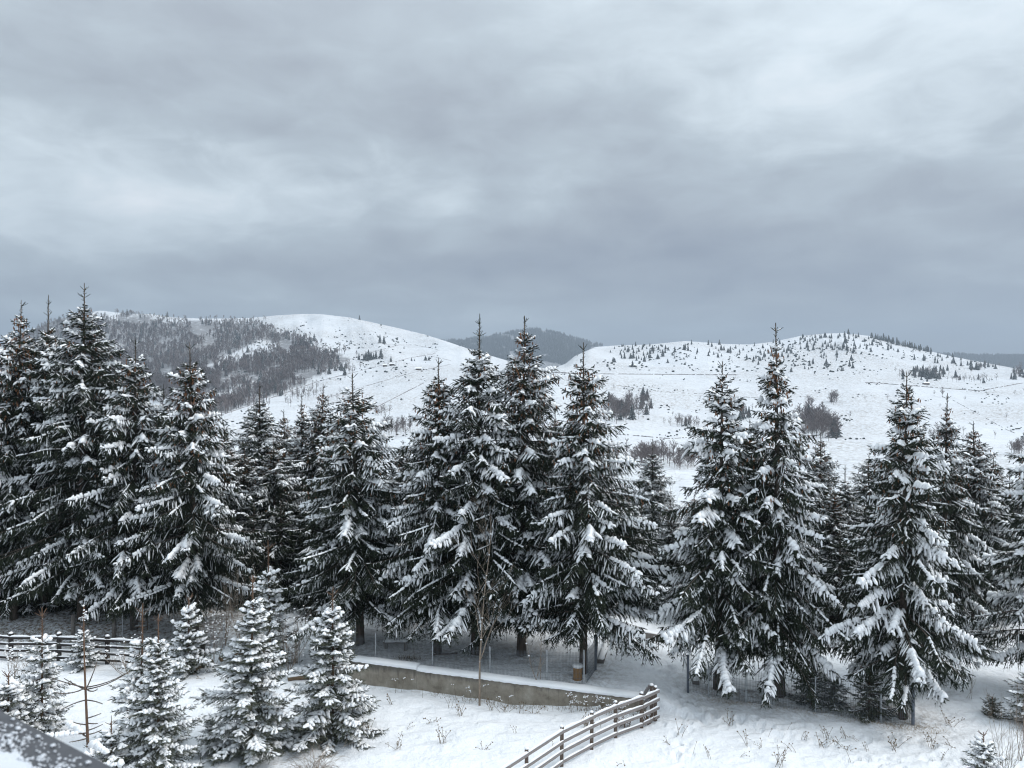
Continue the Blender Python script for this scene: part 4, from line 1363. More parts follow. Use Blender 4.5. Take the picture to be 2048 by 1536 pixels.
mesh_fence('mesh_fence', 'mesh fence in the shade of the left spruces behind the dark rail fence', lf, 8)

for i, (px, ty, by, lab) in enumerate(((146, 1229, 1270, 'round grey fence post in the shade, left one of the two'), (228, 1237, 1274, 'round grey fence post next to the shaded mesh fence'))):
    rng = np.random.default_rng(80 + i)
    d = gd(by, .15); x = (px - 1024) / FP * d; zb = float(near_z(x, d))
    H = CZ + (768 - ty) / FP * d - zb
    a = Acc(); tube(a, [(0, 0, -.3), (.01, 0, H * .5), (.015, 0, H)], [.10, .095, .09], 10, jit=.04, rng=rng)
    o = link('wooden_post', a.mesh('wooden_post', 'post_concrete', True), None, (x, d, zb))
    o['label'] = lab; o['category'] = 'post'; o['group'] = 'posts under the left spruces'

# ---- upright log
def stump():
    rng = np.random.default_rng(12)
    d = 29.78; x = (1155 - 1024) / FP * d; zb = float(near_z(x, d))
    t = thing('upright_log', 'upright yellow brown log with a grey snowy top behind the wall', 'log', (x, d, zb - .02))
    H = CZ + (768 - 1331) / FP * d - zb
    a = Acc(); z = np.linspace(-.1, H, 7)
    tube(a, np.column_stack([.02 * z, 0 * z, z]), [.19, .185, .175, .172, .175, .18, .185], 20, jit=.02, rng=rng)
    link('log', a.mesh('log', 'stump_side', True), t)
    s = Acc(); tube(s, [(.02 * H, 0, H - .03), (.02 * H, 0, H + .035), (.02 * H, 0, H + .07)], [.20, .205, .16], 20, jit=.03, rng=rng)
    link('snow_cap', s.mesh('log_snow', 'snow', True), t)
stump()

# ---- low bench behind the wall, fallen sticks, logs, kerbs
def bench():
    d = 33.4; x = (792 - 1024) / FP * d; zb = float(near_z(x, d))
    t = thing('low_bench', 'low snow covered bench behind the wall near its left end', 'bench', (x, d, zb))
    a = Acc(); bevel_box(a, (-.55, 0, .34), (.55, 0, .34), .34, .06, .01)
    link('seat', a.mesh('bench_seat', 'post_concrete'), t)
    for sx in (-.42, .42):
        a = Acc(); bevel_box(a, (sx, 0, -.05), (sx, 0, .31), .12, .26, .01, n=1)
        link('leg', a.mesh('bench_leg', 'post_concrete'), t)
    s = Acc(); snow_bead(s, (-.56, 0, .37), (.56, 0, .37), .36, .13, np.random.default_rng(3), gap=-.2)
    link('snow_cap', s.mesh('bench_snow', 'snow', True), t)
bench()

def log_obj(name, label, p0, p1, r, seed, cat='log', m='wood_log', snow=True, k=9):
    rng = np.random.default_rng(seed)
    p0 = np.array(p0, float); p1 = np.array(p1, float)
    t = thing(name, label, cat, tuple(p0))
    a = Acc(); n = 6
    pts = [(p1 - p0) * i / n + rng.normal(0, r * .08, 3) for i in range(n + 1)]
    tube(a, pts, np.linspace(r, r * .82, n + 1), k, jit=.08, rng=rng)
    link('wood', a.mesh(name, m, True), t)
    if snow:
        s = Acc(); snow_bead(s, np.array([0, 0, r * .75]), p1 - p0 + [0, 0, r * .75], r * 1.9, r * .8, rng, gap=.02, seg=.08)
        link('snow_bead', s.mesh(name + '_snow', 'snow', True), t)
def G(px, py, z=0.0, dz=0.0):
    d = gd(py, z); x = (px - 1024) / FP * d
    return np.array([x, d, float(near_z(x, d)) + dz])
log_obj('fallen_log', 'brown fallen log under snow, lower left piece, between the young spruces', G(383, 1342, 0, .02), G(424, 1330, 0, .22), .10, 1)
log_obj('fallen_log', 'brown fallen log under snow, upper right piece, behind the largest young spruce', G(440, 1330, 0, .22), G(486, 1322, 0, .42), .12, 2)
log_obj('fallen_log', 'brown log poking out between the two big young spruces', G(575, 1362, 0, .08), G(640, 1352, 0, .16), .11, 6)
log_obj('fallen_stick', 'dark fallen stick on the shaded snow by the left trunk behind the wall', G(866, 1313, .5, .04), G(915, 1309, .5, .06), .035, 3, cat='stick', m='bark', snow=False, k=6)

def kerb(label, p0, p1, w_, h):
    t = thing('snowy_kerb', label, 'kerb', tuple(p0))
    a = Acc(); bevel_box(a, np.zeros(3) + [0, 0, h / 2 - .1], p1 - p0 + [0, 0, h / 2 - .1], w_, h + .2, .01)
    link('kerb_stone', a.mesh('kerb_stone', 'post_concrete'), t)
    s = Acc(); snow_bead(s, np.array([0, 0, h]), p1 - p0 + [0, 0, h], w_ * 1.15, .11, np.random.default_rng(8), gap=-.3)
    link('snow_cap', s.mesh('kerb_snow', 'snow', True), t)
kerb('snow capped concrete kerb running back left of the gateway', G(1201, 1352, .1), G(1222, 1296, .1), .28, .16)
kerb('snow capped concrete kerb right of the gateway below the thick padded spruce', G(1392, 1372, .1), G(1372, 1325, .1), .26, .14)
kerb('long straight snow capped edging across the back of the gateway', G(1205, 1284, .0), G(1330, 1290, .0), .30, .30)

# steps seat under the left trees
def steps():
    p = G(281, 1262, .15)
    t = thing('plank_steps', 'short flight of plank steps with snow behind the shaded mesh fence', 'steps', tuple(p))
    for i in range(4):
        a = Acc(); c = np.array([-.12 + .10 * i * -1 + .1, .18 * i, .16 + .22 * i])
        bevel_box(a, c - [.32, 0, 0], c + [.32, 0, 0], .22, .05, .006, n=2)
        b = link('tread', a.mesh('tread', 'wood_log'), t)
        s = Acc(); snow_bead(s, c - [.32, 0, -.025], c + [.32, 0, .025], .22, .07, np.random.default_rng(i), gap=-.2)
        link('snow_bead', s.mesh('tread_snow', 'snow', True), b)
    for sx in (-.36, .36):
        a = Acc(); bevel_box(a, (sx, -.05, .02), (sx - .35, .62, .95), .05, .14, .006, n=2)
        link('stringer', a.mesh('stringer', 'wood_log'), t)
steps()

# ---- dry weeds
WM = []
for k in range(7):
    rng = np.random.default_rng(500 + k); a = Acc()
    for s in range(int(rng.integers(1, 5)) if k < 5 else 7):
        an = rng.uniform(0, 6.28); L = rng.uniform(.18, .48); le = rng.uniform(.1, .9) if k % 2 else rng.uniform(0, .35)
        b = np.array([rng.normal(0, .05), rng.normal(0, .05), -.03])
        pts = [b]; dd = norm(np.array([math.cos(an) * le, math.sin(an) * le, 1]))
        for i in range(4):
            dd = norm(dd + np.array([math.cos(an) * .12, math.sin(an) * .12, -.10 if k in (1, 3) else 0]) * (1.8 if k in (1, 3) else 1))
            pts.append(pts[-1] + dd * L / 4)
        tube(a, pts, np.linspace(.007, .004, 5), 3, cap=False)
        lump(a, pts[-1], rng.uniform(.012, .024), rng, flat=1.2, n=5)
        for _ in range(int(rng.integers(0, 4))):
            q = pts[int(rng.integers(2, 4))]; e = q + norm(rng.normal(0, 1, 3) + [0, 0, .8]) * rng.uniform(.05, .11)
            tube(a, [q, (q + e) / 2, e], .0035, 3, cap=False); lump(a, e, rng.uniform(.01, .018), rng, flat=1, n=5)
    WM.append(a.mesh('dry_weed', 'weed'))
wr = random.Random(9)
W_SPOTS = [(1355, 1480), (1342, 1490), (1200, 1440), (1120, 1400), (990, 1420), (1010, 1418), (925, 1432), (900, 1420), (870, 1440), (835, 1400), (820, 1455), (785, 1410),
           (800, 1500), (740, 1470), (1035, 1470), (1065, 1430), (1150, 1425), (1108, 1500), (1038, 1425), (1210, 1425), (880, 1490), (1500, 1500),
           (1520, 1505), (1535, 1485), (1590, 1510), (1612, 1480), (1640, 1500), (1655, 1475), (1670, 1495), (1690, 1505), (1705, 1520), (1722, 1490), (1735, 1500), (1460, 1455),
           (1860, 1500), (1875, 1515), (1900, 1495), (1580, 1475), (1480, 1520), (1700, 1480), (1790, 1500), (1560, 1530), (1420, 1520), (960, 1505), (1395, 1510), (1245, 1530), (1830, 1420), (1900, 1450), (700, 1420), (415, 1395), (400, 1360)]
for i, (px, py) in enumerate(W_SPOTS):
    p = G(px + wr.uniform(-6, 6), py + wr.uniform(-4, 4))
    o = link('dry_weed', WM[i % len(WM)], None, tuple(p))
    o.rotation_euler = (0, 0, wr.uniform(0, 6.28)); s = wr.uniform(.8, 1.35); o.scale = (s, s, s)
    o['label'] = ('dry brown weed stalk on the snow near the foot of the concrete wall' if py < 1425 and px < 1200 else 'dry brown weed stalk on the snow left of the grey fence' if px < 1150 else 'dry brown weed stalk close to the grey fence' if px < 1270 else 'dry weed stalk on the snow just right of the grey fence corner' if px < 1450 else 'dry weed stalk on the lower slope in front of the right mesh fence' if px < 1680 else 'dry weed stalk at the bottom right of the snowfield'); o['category'] = 'weed'; o['group'] = 'dry weeds in the snow'

def straw_bed(name, label, pts, n, hgt, seed, m='straw', wd=.16):
    rng = np.random.default_rng(seed); a = Acc()
    pts = np.array(pts, float)
    seg = rng.integers(0, len(pts) - 1, n); u = rng.uniform(0, 1, n)
    c = pts[seg] + (pts[seg + 1] - pts[seg]) * u[:, None] + rng.normal(0, wd, (n, 2))
    z = near_z(c[:, 0], c[:, 1]) - .02
    b = np.column_stack([c, z])
    d = norm(np.column_stack([rng.normal(0, .45, n), rng.normal(0, .45, n), np.ones(n)]))
    L = hgt * rng.uniform(.35, 1.2, n)
    w_ = norm(np.cross(d, rng.normal(0, 1, (n, 3)))) * .0045
    mid = b + d * (L * .55)[:, None]; tip = b + d * L[:, None] + np.column_stack([rng.normal(0, .06, (n, 2)), -rng.uniform(0, .06, n)])
    v = np.stack([b - w_, b + w_, mid + w_, mid - w_, tip], 1)
    base = np.arange(n)[:, None] * 5
    f = (base[:, :, None] + np.array([[0, 1, 2], [0, 2, 3], [3, 2, 4]])[None]).reshape(-1, 3)
    a.add(v.reshape(-1, 3), f)
    link(name, a.mesh(name, m), None, kind='stuff', label=label)
straw_bed('dry_grass', 'dry straw coloured grass along the foot of the concrete wall', [(x, wall_y(x) - .22) for x in np.linspace(-3.2, 4.8, 12)], 420, .26, 1, 'weed', .12)
straw_bed('dry_grass', 'dry straw coloured grass along the foot of the right mesh fence', [(x, y - .15) for (x, y) in rf[1:]] + [(rf[-1][0] + .8, rf[-1][1] - .2)], 1500, .10, 2, 'straw', .18)
straw_bed('dry_grass', 'dry grass tuft in the shade under the trees behind the wall', [G(795, 1318, .5)[:2], G(840, 1322, .5)[:2]], 200, .28, 3, 'weed', .12)
straw_bed('dry_grass', 'dry grass under the left spruces behind the dark rail fence', [G(0, 1262, .2)[:2], G(130, 1266, .2)[:2], G(240, 1272, .2)[:2]], 500, .22, 4, 'weed', .3)

# seed heads with snow tufts before the wall
def umbels(label, x0, x1, n, seed, front=.35):
    rng = np.random.default_rng(seed)
    xc = (x0 + x1) / 2
    t = thing('seed_head_clump', label, 'weed', (xc, wall_y(xc) - front, 0))
    a, s = Acc(), Acc(); o0 = np.array([xc, wall_y(xc) - front, 0])
    for i in range(n):
        x = rng.uniform(x0, x1); y = wall_y(x) - front + rng.normal(0, .15); z = float(near_z(x, y)); h = rng.uniform(.18, .62)
        b = np.array([x, y, z]) - o0; e = b + [rng.normal(0, .06), rng.normal(0, .05), h]
        tube(a, [b - [0, 0, .05], (b + e) / 2 + [.01, 0, 0], e], .005, 3, cap=False)
        for j in range(int(rng.integers(3, 8))):
            q = e + [rng.normal(0, .05), rng.normal(0, .04), rng.uniform(-.02, .03)]
            tube(a, [e - [0, 0, .04], (e + q) / 2, q], .003, 3, cap=False)
            lump(s, q, rng.uniform(.012, .032), rng, flat=.8, n=5)
    link('stalks', a.mesh('stalks', 'weed'), t, kind='stuff')
    link('snow', s.mesh('stalk_snow', 'snow', True), t, kind='stuff')
umbels('dense seed heads holding snow tufts in front of the right part of the wall', 2.0, 4.2, 40, 1)
umbels('few seed heads with snow tufts in front of the middle of the wall', -2.2, .4, 9, 2, .3)
umbels('seed heads with snow tufts before the left end of the wall', -4.6, -3.9, 4, 3, .3)

# rusty leafy brush tangled in the front fence
def brush(label, p, r, n, seed, m='weed', h=.5):
    rng = np.random.default_rng(seed)
    t = thing('dead_brush', label, 'shrub', tuple(p)); a, l, s = Acc(), Acc(), Acc()
    for i in range(n):
        an = rng.uniform(0, 6.28); e = np.array([math.cos(an) * r * rng.uniform(.3, 1), math.sin(an) * r * .5 * rng.uniform(.3, 1), h * rng.uniform(.3, 1)])
        b = np.array([rng.normal(0, r * .3), rng.normal(0, r * .2), -.03])
        tube(a, [b, b * .5 + e * .5 + [0, 0, .08], e], .004, 3, cap=False)
        for j in range(4):
            q = b + (e - b) * rng.uniform(.4, 1.05) + rng.normal(0, .03, 3)
            v = [q, q + rng.normal(0, .028, 3), q + rng.normal(0, .03, 3) - [0, 0, .03], q + rng.normal(0, .025, 3) - [0, 0, .04]]
            l.add(v, [(0, 1, 2), (0, 2, 3)])
        if i % 3 == 0:
            lump(s, e, rng.uniform(.02, .035), rng, flat=.7, n=5)
    link('twigs', a.mesh('brush_twigs', 'weed'), t, kind='stuff'); link('dead_leaves', l.mesh('brush_leaves', m), t, kind='stuff'); link('snow', s.mesh('brush_snow', 'snow', True), t, kind='stuff')
for (px, py, r, n, lab) in ((1175, 1455, .5, 22, 'curled dead brush beside the second rail bay, left of the grey fence'), (1245, 1458, .45, 30, 'brown dead brush tangled through the grey rails'),
                            (1295, 1452, .3, 26, 'dark dead brush at the front corner of the grey fence')):
    brush(lab, G(px, py), r, n, px, 'bark_red' if px > 1200 else 'weed')

# ================================================================== distance
def conifer_mesh(seed, tiers=6, pts=7, asp=.28):
    rng = np.random.default_rng(seed); a = Acc()
    tube(a, [(0, 0, -.06), (0, 0, .3)], [.02, .015], 4, cap=False)
    for i in range(tiers):
        t = i / tiers
        z0 = .06 + t * .86; r = asp * (1 - t) ** .85 + .02; zt = min(z0 + .34 * (1 - t * .55), 1.0)
        v = [(0, 0, zt)]
        for j in range(pts * 2):
            an = j * PI / pts + rng.uniform(-.15, .15); q = r * (1 if j % 2 else .5) * rng.uniform(.75, 1.2)
            v.append((q * math.cos(an), q * math.sin(an), z0 - (.035 if j % 2 else -.02) * rng.uniform(.4, 1.6)))
        a.add(v, [(0, 1 + j, 1 + (j + 1) % (pts * 2)) for j in range(pts * 2)])
    return a
def bare_arrays(seed, nb=16, w_=.012, crown=.22):
    """leafless tree of unit height: a stem and rising limbs with fans of twigs (tapered slivers)"""
    rng = np.random.default_rng(seed); a = Acc()
    tube(a, [(0, 0, -.06), (rng.normal(0, .01), 0, .5), (rng.normal(0, .02), 0, .97)], [.014, .009, .003], 3, cap=False)
    for i in range(nb):
        z = rng.uniform(.18, .85); an = rng.uniform(0, 6.28); L = (crown * 1.6) * (1.05 - z * .75) * rng.uniform(.7, 1.2)
        d = norm(np.array([math.cos(an), math.sin(an), rng.uniform(.7, 1.8)])); p = np.array([0, 0, z]); e = p + d * L
        s = norm(np.cross(d, rng.normal(0, 1, 3))) * w_ * .6
        a.add([p - s, p + s, e], [(0, 1, 2)])
        for j in range(5):
            q = p + d * L * rng.uniform(.3, 1); dd = norm(d + rng.normal(0, .5, 3)); l = L * rng.uniform(.25, .5)
            s = norm(np.cross(dd, rng.normal(0, 1, 3))) * w_ * .5
            a.add([q - s, q + s, q + dd * l], [(0, 1, 2)])
    return a
CM = [conifer_mesh(i, asp=.2 + .05 * (i % 3)).mesh('far_conifer', 'far_conifer') for i in range(5)]
BM = [bare_arrays(20 + i, 26, .022, .22 + .05 * (i % 3)).mesh('far_bare_tree', 'far_twig') for i in range(6)]
rnd = random.Random(77)

FAR = []
def far_tree(px, py, hgt, kind, label, group, dmin=150):
    q = on_hill(px, py, dmin)
    if q is None:
        return None
    s = hgt * rnd.uniform(.85, 1.15) * 1.3
    FAR.append((s / q[1], kind, q, s, s * rnd.uniform(.85, 1.25), label, group))
def place_far():
    """the largest 290 of a kind stand as trees of their own, the rest is one mass each"""
    for kind, nm, MS, protos, matn in (('c', 'distant_spruce', CM, [conifer_mesh(i + 30, 4, 6) for i in range(3)], 'far_conifer'),
                                       ('b', 'distant_bare_tree', BM, [bare_arrays(70 + i, 14, .025, .25) for i in range(4)], 'far_twig')):
        L_ = sorted([f for f in FAR if f[1] == kind], key=lambda f: -f[0])
        for (_, k_, q, s, wd, label, group) in L_[:290]:
            o = link(nm, rnd.choice(MS), None, (q[0], q[1], q[2] - .02 * s))
            o.scale = (wd, wd, s); o.rotation_euler = (0, 0, rnd.uniform(0, 6.28))
            o['label'] = label; o['category'] = 'tree'; o['group'] = group
        if L_[290:]:
            merge_trees(nm + 's_small', 'smallest far trees scattered over the hills', [(q[0], q[1], q[2] - .02 * s, s, wd) for (_, k_, q, s, wd, l_, g_) in L_[290:]], protos, matn)

# right hill: small dark spruces dotted over the snow
def dens(px, py):
    t = sstep(py, 742, 690)
    return t
n = 0; tries = 0
clusters = [(1620, 690, 70, 16, 50), (1790, 690, 60, 8, 26), (1690, 690, 60, 12, 26), (1430, 705, 50, 14, 16), (1490, 700, 60, 14, 20), (1580, 708, 60, 16, 26), (1290, 710, 50, 12, 26),
            (1350, 706, 60, 14, 20), (1520, 716, 60, 12, 22), (1250, 708, 34, 12, 18), (1600, 735, 60, 10, 8), (1680, 735, 50, 9, 10), (1890, 720, 60, 6, 22), (1650, 672, 45, 4, 20)]
for (cx_, cy_, sx_, sy_, m) in clusters:
    for k in range(m):
        px = rnd.gauss(cx_, sx_ * .62); py = rnd.gauss(cy_, sy_ * .75)
        if py < ridge_y(px) + 1.5 or py > 748 or px < 1190:
            continue
        far_tree(px, py, rnd.uniform(3.5, 9.5), 'c', ('small dark spruce dotted on the left shoulder of the right hill' if px < 1400 else 'small dark spruce dotted on the middle of the right hill, left of its summit' if px < 1580 else 'small dark spruce dotted around the summit of the right hill' if px < 1740 else 'small dark spruce on the falling right side of the right hill'), 'spruces dotted over the right hill', 800)
        n += 1
for k in range(34):    # line along the falling ridge
    px = 1742 + k * 3.6 + rnd.uniform(-2, 2); far_tree(px, ridge_y(px) + 2.0 + rnd.uniform(0, 2), rnd.uniform(7, 13), 'c', 'spruce in the dark row along the ridge falling to the right', 'ridge line spruces', 800)
# slope of the left mountain: named small groups
for (px, py, h, lab) in ((719, 640, 10, 'lone conifer standing on the crest of the bald hill'),
                         (760, 686, 15, 'dark conifer, taller of the pair on the upper slope of the bald hill'), (768, 688, 12, 'dark conifer, shorter of the pair on the upper slope of the bald hill')):
    far_tree(px, py, h, 'c', lab, 'conifers on the bald hill', 600)
for (px, py, h) in ((718, 720, 10), (728, 721, 11), (732, 720, 15), (737, 720, 16), (742, 720, 14), (747, 718, 10), (752, 718, 12), (762, 716, 14), (734, 722, 12)):
    far_tree(px, py, h, 'c', 'dark conifer of the small clump halfway down the bald hill', 'clump halfway down the bald hill', 600)
for (px, py, h) in ((851, 721, 7), (858, 721, 7), (823, 722, 5), (829, 722, 4), (782, 724, 8)):
    far_tree(px, py, h, 'c', 'tiny dark bush on the open slope right of the conifer clump', 'bushes on the open slope', 600)
# leafless groves on the facing slope
GROVES = [  # cx, base y, sx, sy, n, h, conifer share, label
    (1250, 826, 34, 16, 44, 9.5, .12, 'leafless tree of the grove right of the cone hung spruce, on the facing slope'),
    (1290, 812, 16, 14, 14, 8, .3, 'tree at the right edge of the grove on the facing slope'),
    (1372, 852, 22, 6, 18, 6.0, .05, 'leafless tree of the small grove left of the padded spruce'),
    (1640, 862, 34, 18, 46, 9.5, .06, 'leafless tree of the long grove between the dark and the broad spruce'),
    (1612, 835, 18, 14, 16, 9.5, .2, 'tree at the upper end of the long grove right of the dark spruce'),
    (1668, 805, 10, 4, 7, 7.5, .15, 'tree of the tiny group high above the long grove'),
    (1483, 832, 12, 8, 12, 7.0, .4, 'tree in the gap between padded and dark spruce'),
    (790, 862, 24, 12, 26, 6.5, 0, 'leafless tree of the grove seen right of the lone bushy spruce'),
    (760, 830, 14, 5, 8, 6, 0, 'leafless tree above the grove right of the lone bushy spruce'),
    (1300, 925, 46, 10, 40, 6.5, 0, 'leafless tree on the valley floor behind the gateway'),
    (1370, 930, 30, 8, 16, 5.5, 0, 'leafless tree on the valley floor left of the padded spruce'),
    (2035, 905, 16, 5, 14, 5.0, 0, 'leafless tree of the small grove at the right frame edge'),
    (1890, 880, 34, 14, 16, 6.0, 0, 'leafless tree on the slope behind the right hand spruces'),
    (1850, 752, 46, 8, 60, 7.0, .5, 'tree of the mixed wood on the right hill above the track'),
    (1935, 762, 40, 4, 18, 6.0, .2, 'tree beside the track on the right hill'),
    (2035, 750, 16, 6, 12, 9.0, .4, 'tree of the wood at the right edge below the far ridge'),
    (1960, 735, 26, 5, 20, 7.0, .7, 'tree of the dark strip under the far right ridge'),
    (600, 792, 50, 10, 26, 7.0, .05, 'leafless tree of the hedge climbing the slope below the mountain wood'),
    (500, 812, 40, 8, 16, 7.0, .1, 'leafless tree at the lower end of the climbing hedge'),
    (680, 742, 30, 8, 26, 9.0, .2, 'tree at the right end of the mountain wood'),
]
for (cx_, by_, sx_, sy_, m, h, cs, lab) in GROVES:
    for k in range(int(m * 1.6)):
        px = rnd.gauss(cx_, sx_ * .6); py = rnd.gauss(by_, sy_ * .6)
        if py < max(ridge_y(px) + 3, 700):
            continue
        isc = rnd.random() < cs
        sd = 'left part' if px < cx_ - sx_ * .3 else 'right part' if px > cx_ + sx_ * .3 else 'middle'
        l2 = lab
        if 'tree of the' in lab:
            l2 = ' '.join(lab.replace('tree of the', 'tree in the %s of the' % sd).split()[:16])
        elif 'valley floor' in lab:
            l2 = lab + ', %s of the row' % sd
        if isc:
            l2 = 'dark conifer ' + l2[l2.index('tree') + 5:] if 'tree' in l2 else l2
        wds = l2.split()[:16]
        while wds[-1] in ('the', 'of', 'to', 'on', 'right', 'and', 'between', 'facing', 'above', 'dark', 'mixed'):
            wds.pop()
        l2 = ' '.join(wds)
        far_tree(px, py, 1.15 * h * rnd.uniform(.7, 1.25), 'c' if isc else 'b', l2, lab.replace('leafless tree', 'trees').replace('tree ', 'trees '), 250)
LONE = [(1228, 780, 5), (1400, 800, 4), (1505, 822, 6), (1775, 800, 5), (1868, 792, 6), (1885, 795, 9), (1930, 802, 5), (1988, 785, 3.5), (2012, 840, 6), (1700, 838, 6), (1345, 832, 4), (1990, 878, 5), (1880, 815, 4), (1730, 800, 4), (2030, 790, 6), (625, 772, 6), (690, 760, 5), (880, 800, 4), (1040, 790, 4), (1140, 800, 4), (640, 835, 5), (705, 812, 4), (1560, 760, 4), (1460, 775, 3), (1320, 760, 3)]
for (px, py, h) in LONE:
    far_tree(px, py, h, 'b', 'lone small leafless tree on the open snowy slope', 'lone trees on the facing slope', 250)

# scattered low bushes everywhere on the hills (nobody could count them)
def bushes():
    rng = np.random.default_rng(91); a = Acc()
    tries = 0; n_ = 0
    while n_ < 1500 and tries < 9000:
        tries += 1
        px = rng.uniform(430, 2060); py = rng.uniform(640, 880)
        if px < 1150 and px > 880 and py < 745:
            continue
        cl = vnoise(np.array([px / 38.]), np.array([py / 11.]), 61)[0]
        if cl < (.05 if py < 745 else .38):
            continue
        if py < ridge_y(px) + 1.5:
            continue
        q = on_hill(px, py, 350)
        if q is None:
            continue
        s = rng.uniform(.5, 1.6) * (1.5 if py < 745 else .9)
        lump(a, (q[0], q[1], q[2] + s * .2), s, rng, flat=rng.uniform(.5, 1.1), n=5)
        n_ += 1
    link('hillside_bushes', a.mesh('hillside_bushes', 'far_needles'), None, kind='stuff', label='low juniper bushes scattered over the snowy hillsides')
bushes()

# the mountain wood and the wooded far ridges: masses
def merge_trees(name, label, spots, protos, matn):
    A_ = Acc(); rng = np.random.default_rng(17)
    prot = [(np.concatenate(p.v), np.concatenate(p.f)) for p in protos]
    for (x, y, z, s, w_) in spots:
        v, f = prot[int(rng.integers(len(prot)))]
        c, s_ = math.cos(rng.uniform(0, 6.28)), math.sin(rng.uniform(0, 6.28))
        r_ = math.hypot(c, s_); c /= r_; s_ /= r_
        q = np.column_stack([(v[:, 0] * c - v[:, 1] * s_) * w_, (v[:, 0] * s_ + v[:, 1] * c) * w_, v[:, 2] * s]) + [x, y, z]
        A_.add(q, f)
    link(name, A_.mesh(name, matn), None, kind='stuff', label=label)

def slim_bare(seed):
    rng = np.random.default_rng(seed); a = Acc()
    w_ = .024
    a.add([(-w_, 0, -.05), (w_, 0, -.05), (0, 0, .8)], [(0, 1, 2)]); a.add([(0, -w_, -.05), (0, w_, -.05), (0, 0, .8)], [(0, 1, 2)])
    for i in range(13):
        z = rng.uniform(.25, .8); an = rng.uniform(0, 6.28); d = norm(np.array([math.cos(an) * .6, math.sin(an) * .6, 1.1])); L = .36 * (1.25 - z) + .1
        s = norm(np.cross(d, rng.normal(0, 1, 3))) * .028
        p = np.array([0, 0, z - .1]); a.add([p, p + d * L * .6 + s, p + d * L, p + d * L * .6 - s], [(0, 1, 2), (0, 2, 3)])
    return a
def wood_spots():
    rng = np.random.default_rng(55); b = []; c = []
    for k in range(34000):
        px = rng.uniform(-200, 720); py = rng.uniform(615, 850)
        d0 = 1500
        if in_wood(np.array([px + rng.normal(0, 9)]), np.array([py + rng.normal(0, 5)]), np.array([d0]))[0] < .5 or py < ridge_y(px) + 1:
            continue
        if rng.uniform() > (.85 if px > -20 else .2):
            continue
        # thin out in patches
        if vnoise(np.array([px / 30.]), np.array([py / 14.]), 3)[0] < -.5:
            continue
        q = on_hill(px, py, 600)
        if q is None:
            continue
        h = rng.uniform(9, 17)
        if rng.uniform() < .045:
            c.append((q[0], q[1], q[2] - .5, h * 1.05, h * 1.0))
        else:
            b.append((q[0], q[1], q[2] - .5, h, h * rng.uniform(.8, 1.2)))
    return b, c
wb, wc = wood_spots()
merge_trees('mountain_wood', 'grey leafless wood covering the left mountain', wb[:9000], [slim_bare(i) for i in range(6)], 'far_twig')
merge_trees('mountain_conifers', 'dark conifers mixed into the leafless wood of the left mountain', wc, [conifer_mesh(i + 30, 4, 5) for i in range(3)], 'far_conifer')

def far_ridge_wood():
    rng = np.random.default_rng(66); sp = []
    az_, d, Z = HILL['az'], HILL['d'], HILL['Z']
    for k in range(15000):
        if k % 3:
            px = rng.uniform(840, 1240)
        else:
            px = rng.uniform(1850, 2120)
        fy_ = float(far_y(px)); py = fy_ + rng.uniform(0, 1) ** 1.0 * (62 if px < 1300 else 26)
        if py > ridge_y(px) + 6:
            continue
        q = on_hill(px, py, 3000, 6000)
        if q is None:
            continue
        if vnoise(np.array([px / 16.]), np.array([py / 8.]), 8)[0] < -.62:
            continue
        h = rng.uniform(13, 24)
        sp.append((q[0], q[1], q[2] - 1, h, h * 1.15))
    merge_trees('far_ridge_wood', 'dark conifer wood on the far ridges', sp, [conifer_mesh(50, 3, 4, .3), conifer_mesh(51, 3, 4, .24)], 'far_conifer')
far_ridge_wood()

place_far()

# huts and field boundaries
def hut(px, py, w_, h, lab):
    q = on_hill(px, py, 500)
    t = thing('field_hut', lab, 'hut', (q[0], q[1], q[2] - .3))
    a = Acc(); box(a, (0, 0, h / 2), (w_, w_ * .7, h))
    link('wall', a.mesh('hut_wall', 'hut_wood'), t)
    a = Acc(); W2, D2, e = w_ * .58, w_ * .43, h * .75
    v = [(-W2, -D2, h), (W2, -D2, h), (W2, 0, h + e), (-W2, 0, h + e), (-W2, D2, h), (W2, D2, h)]
    a.add(v, [(0, 1, 2), (0, 2, 3), (3, 2, 5), (3, 5, 4), (0, 3, 4), (1, 5, 2), (0, 4, 5), (0, 5, 1)])
    link('roof', a.mesh('hut_roof', 'snow'), t)
hut(770, 733, 6, 2.6, 'tiny hut with snowy roof on the bald hill, left one of a pair')
hut(784, 731, 7, 2.8, 'tiny hut with snowy roof on the bald hill, right one of a pair')
hut(837, 740, 8, 2.4, 'tiny hut alone lower right of the hut pair on the bald hill')
hut(1852, 769, 7, 2.2, 'tiny brown hut beside the track on the right hill')
hut(1265, 733, 9, 2.0, 'tiny shed at the foot of the spruce dotted hill')

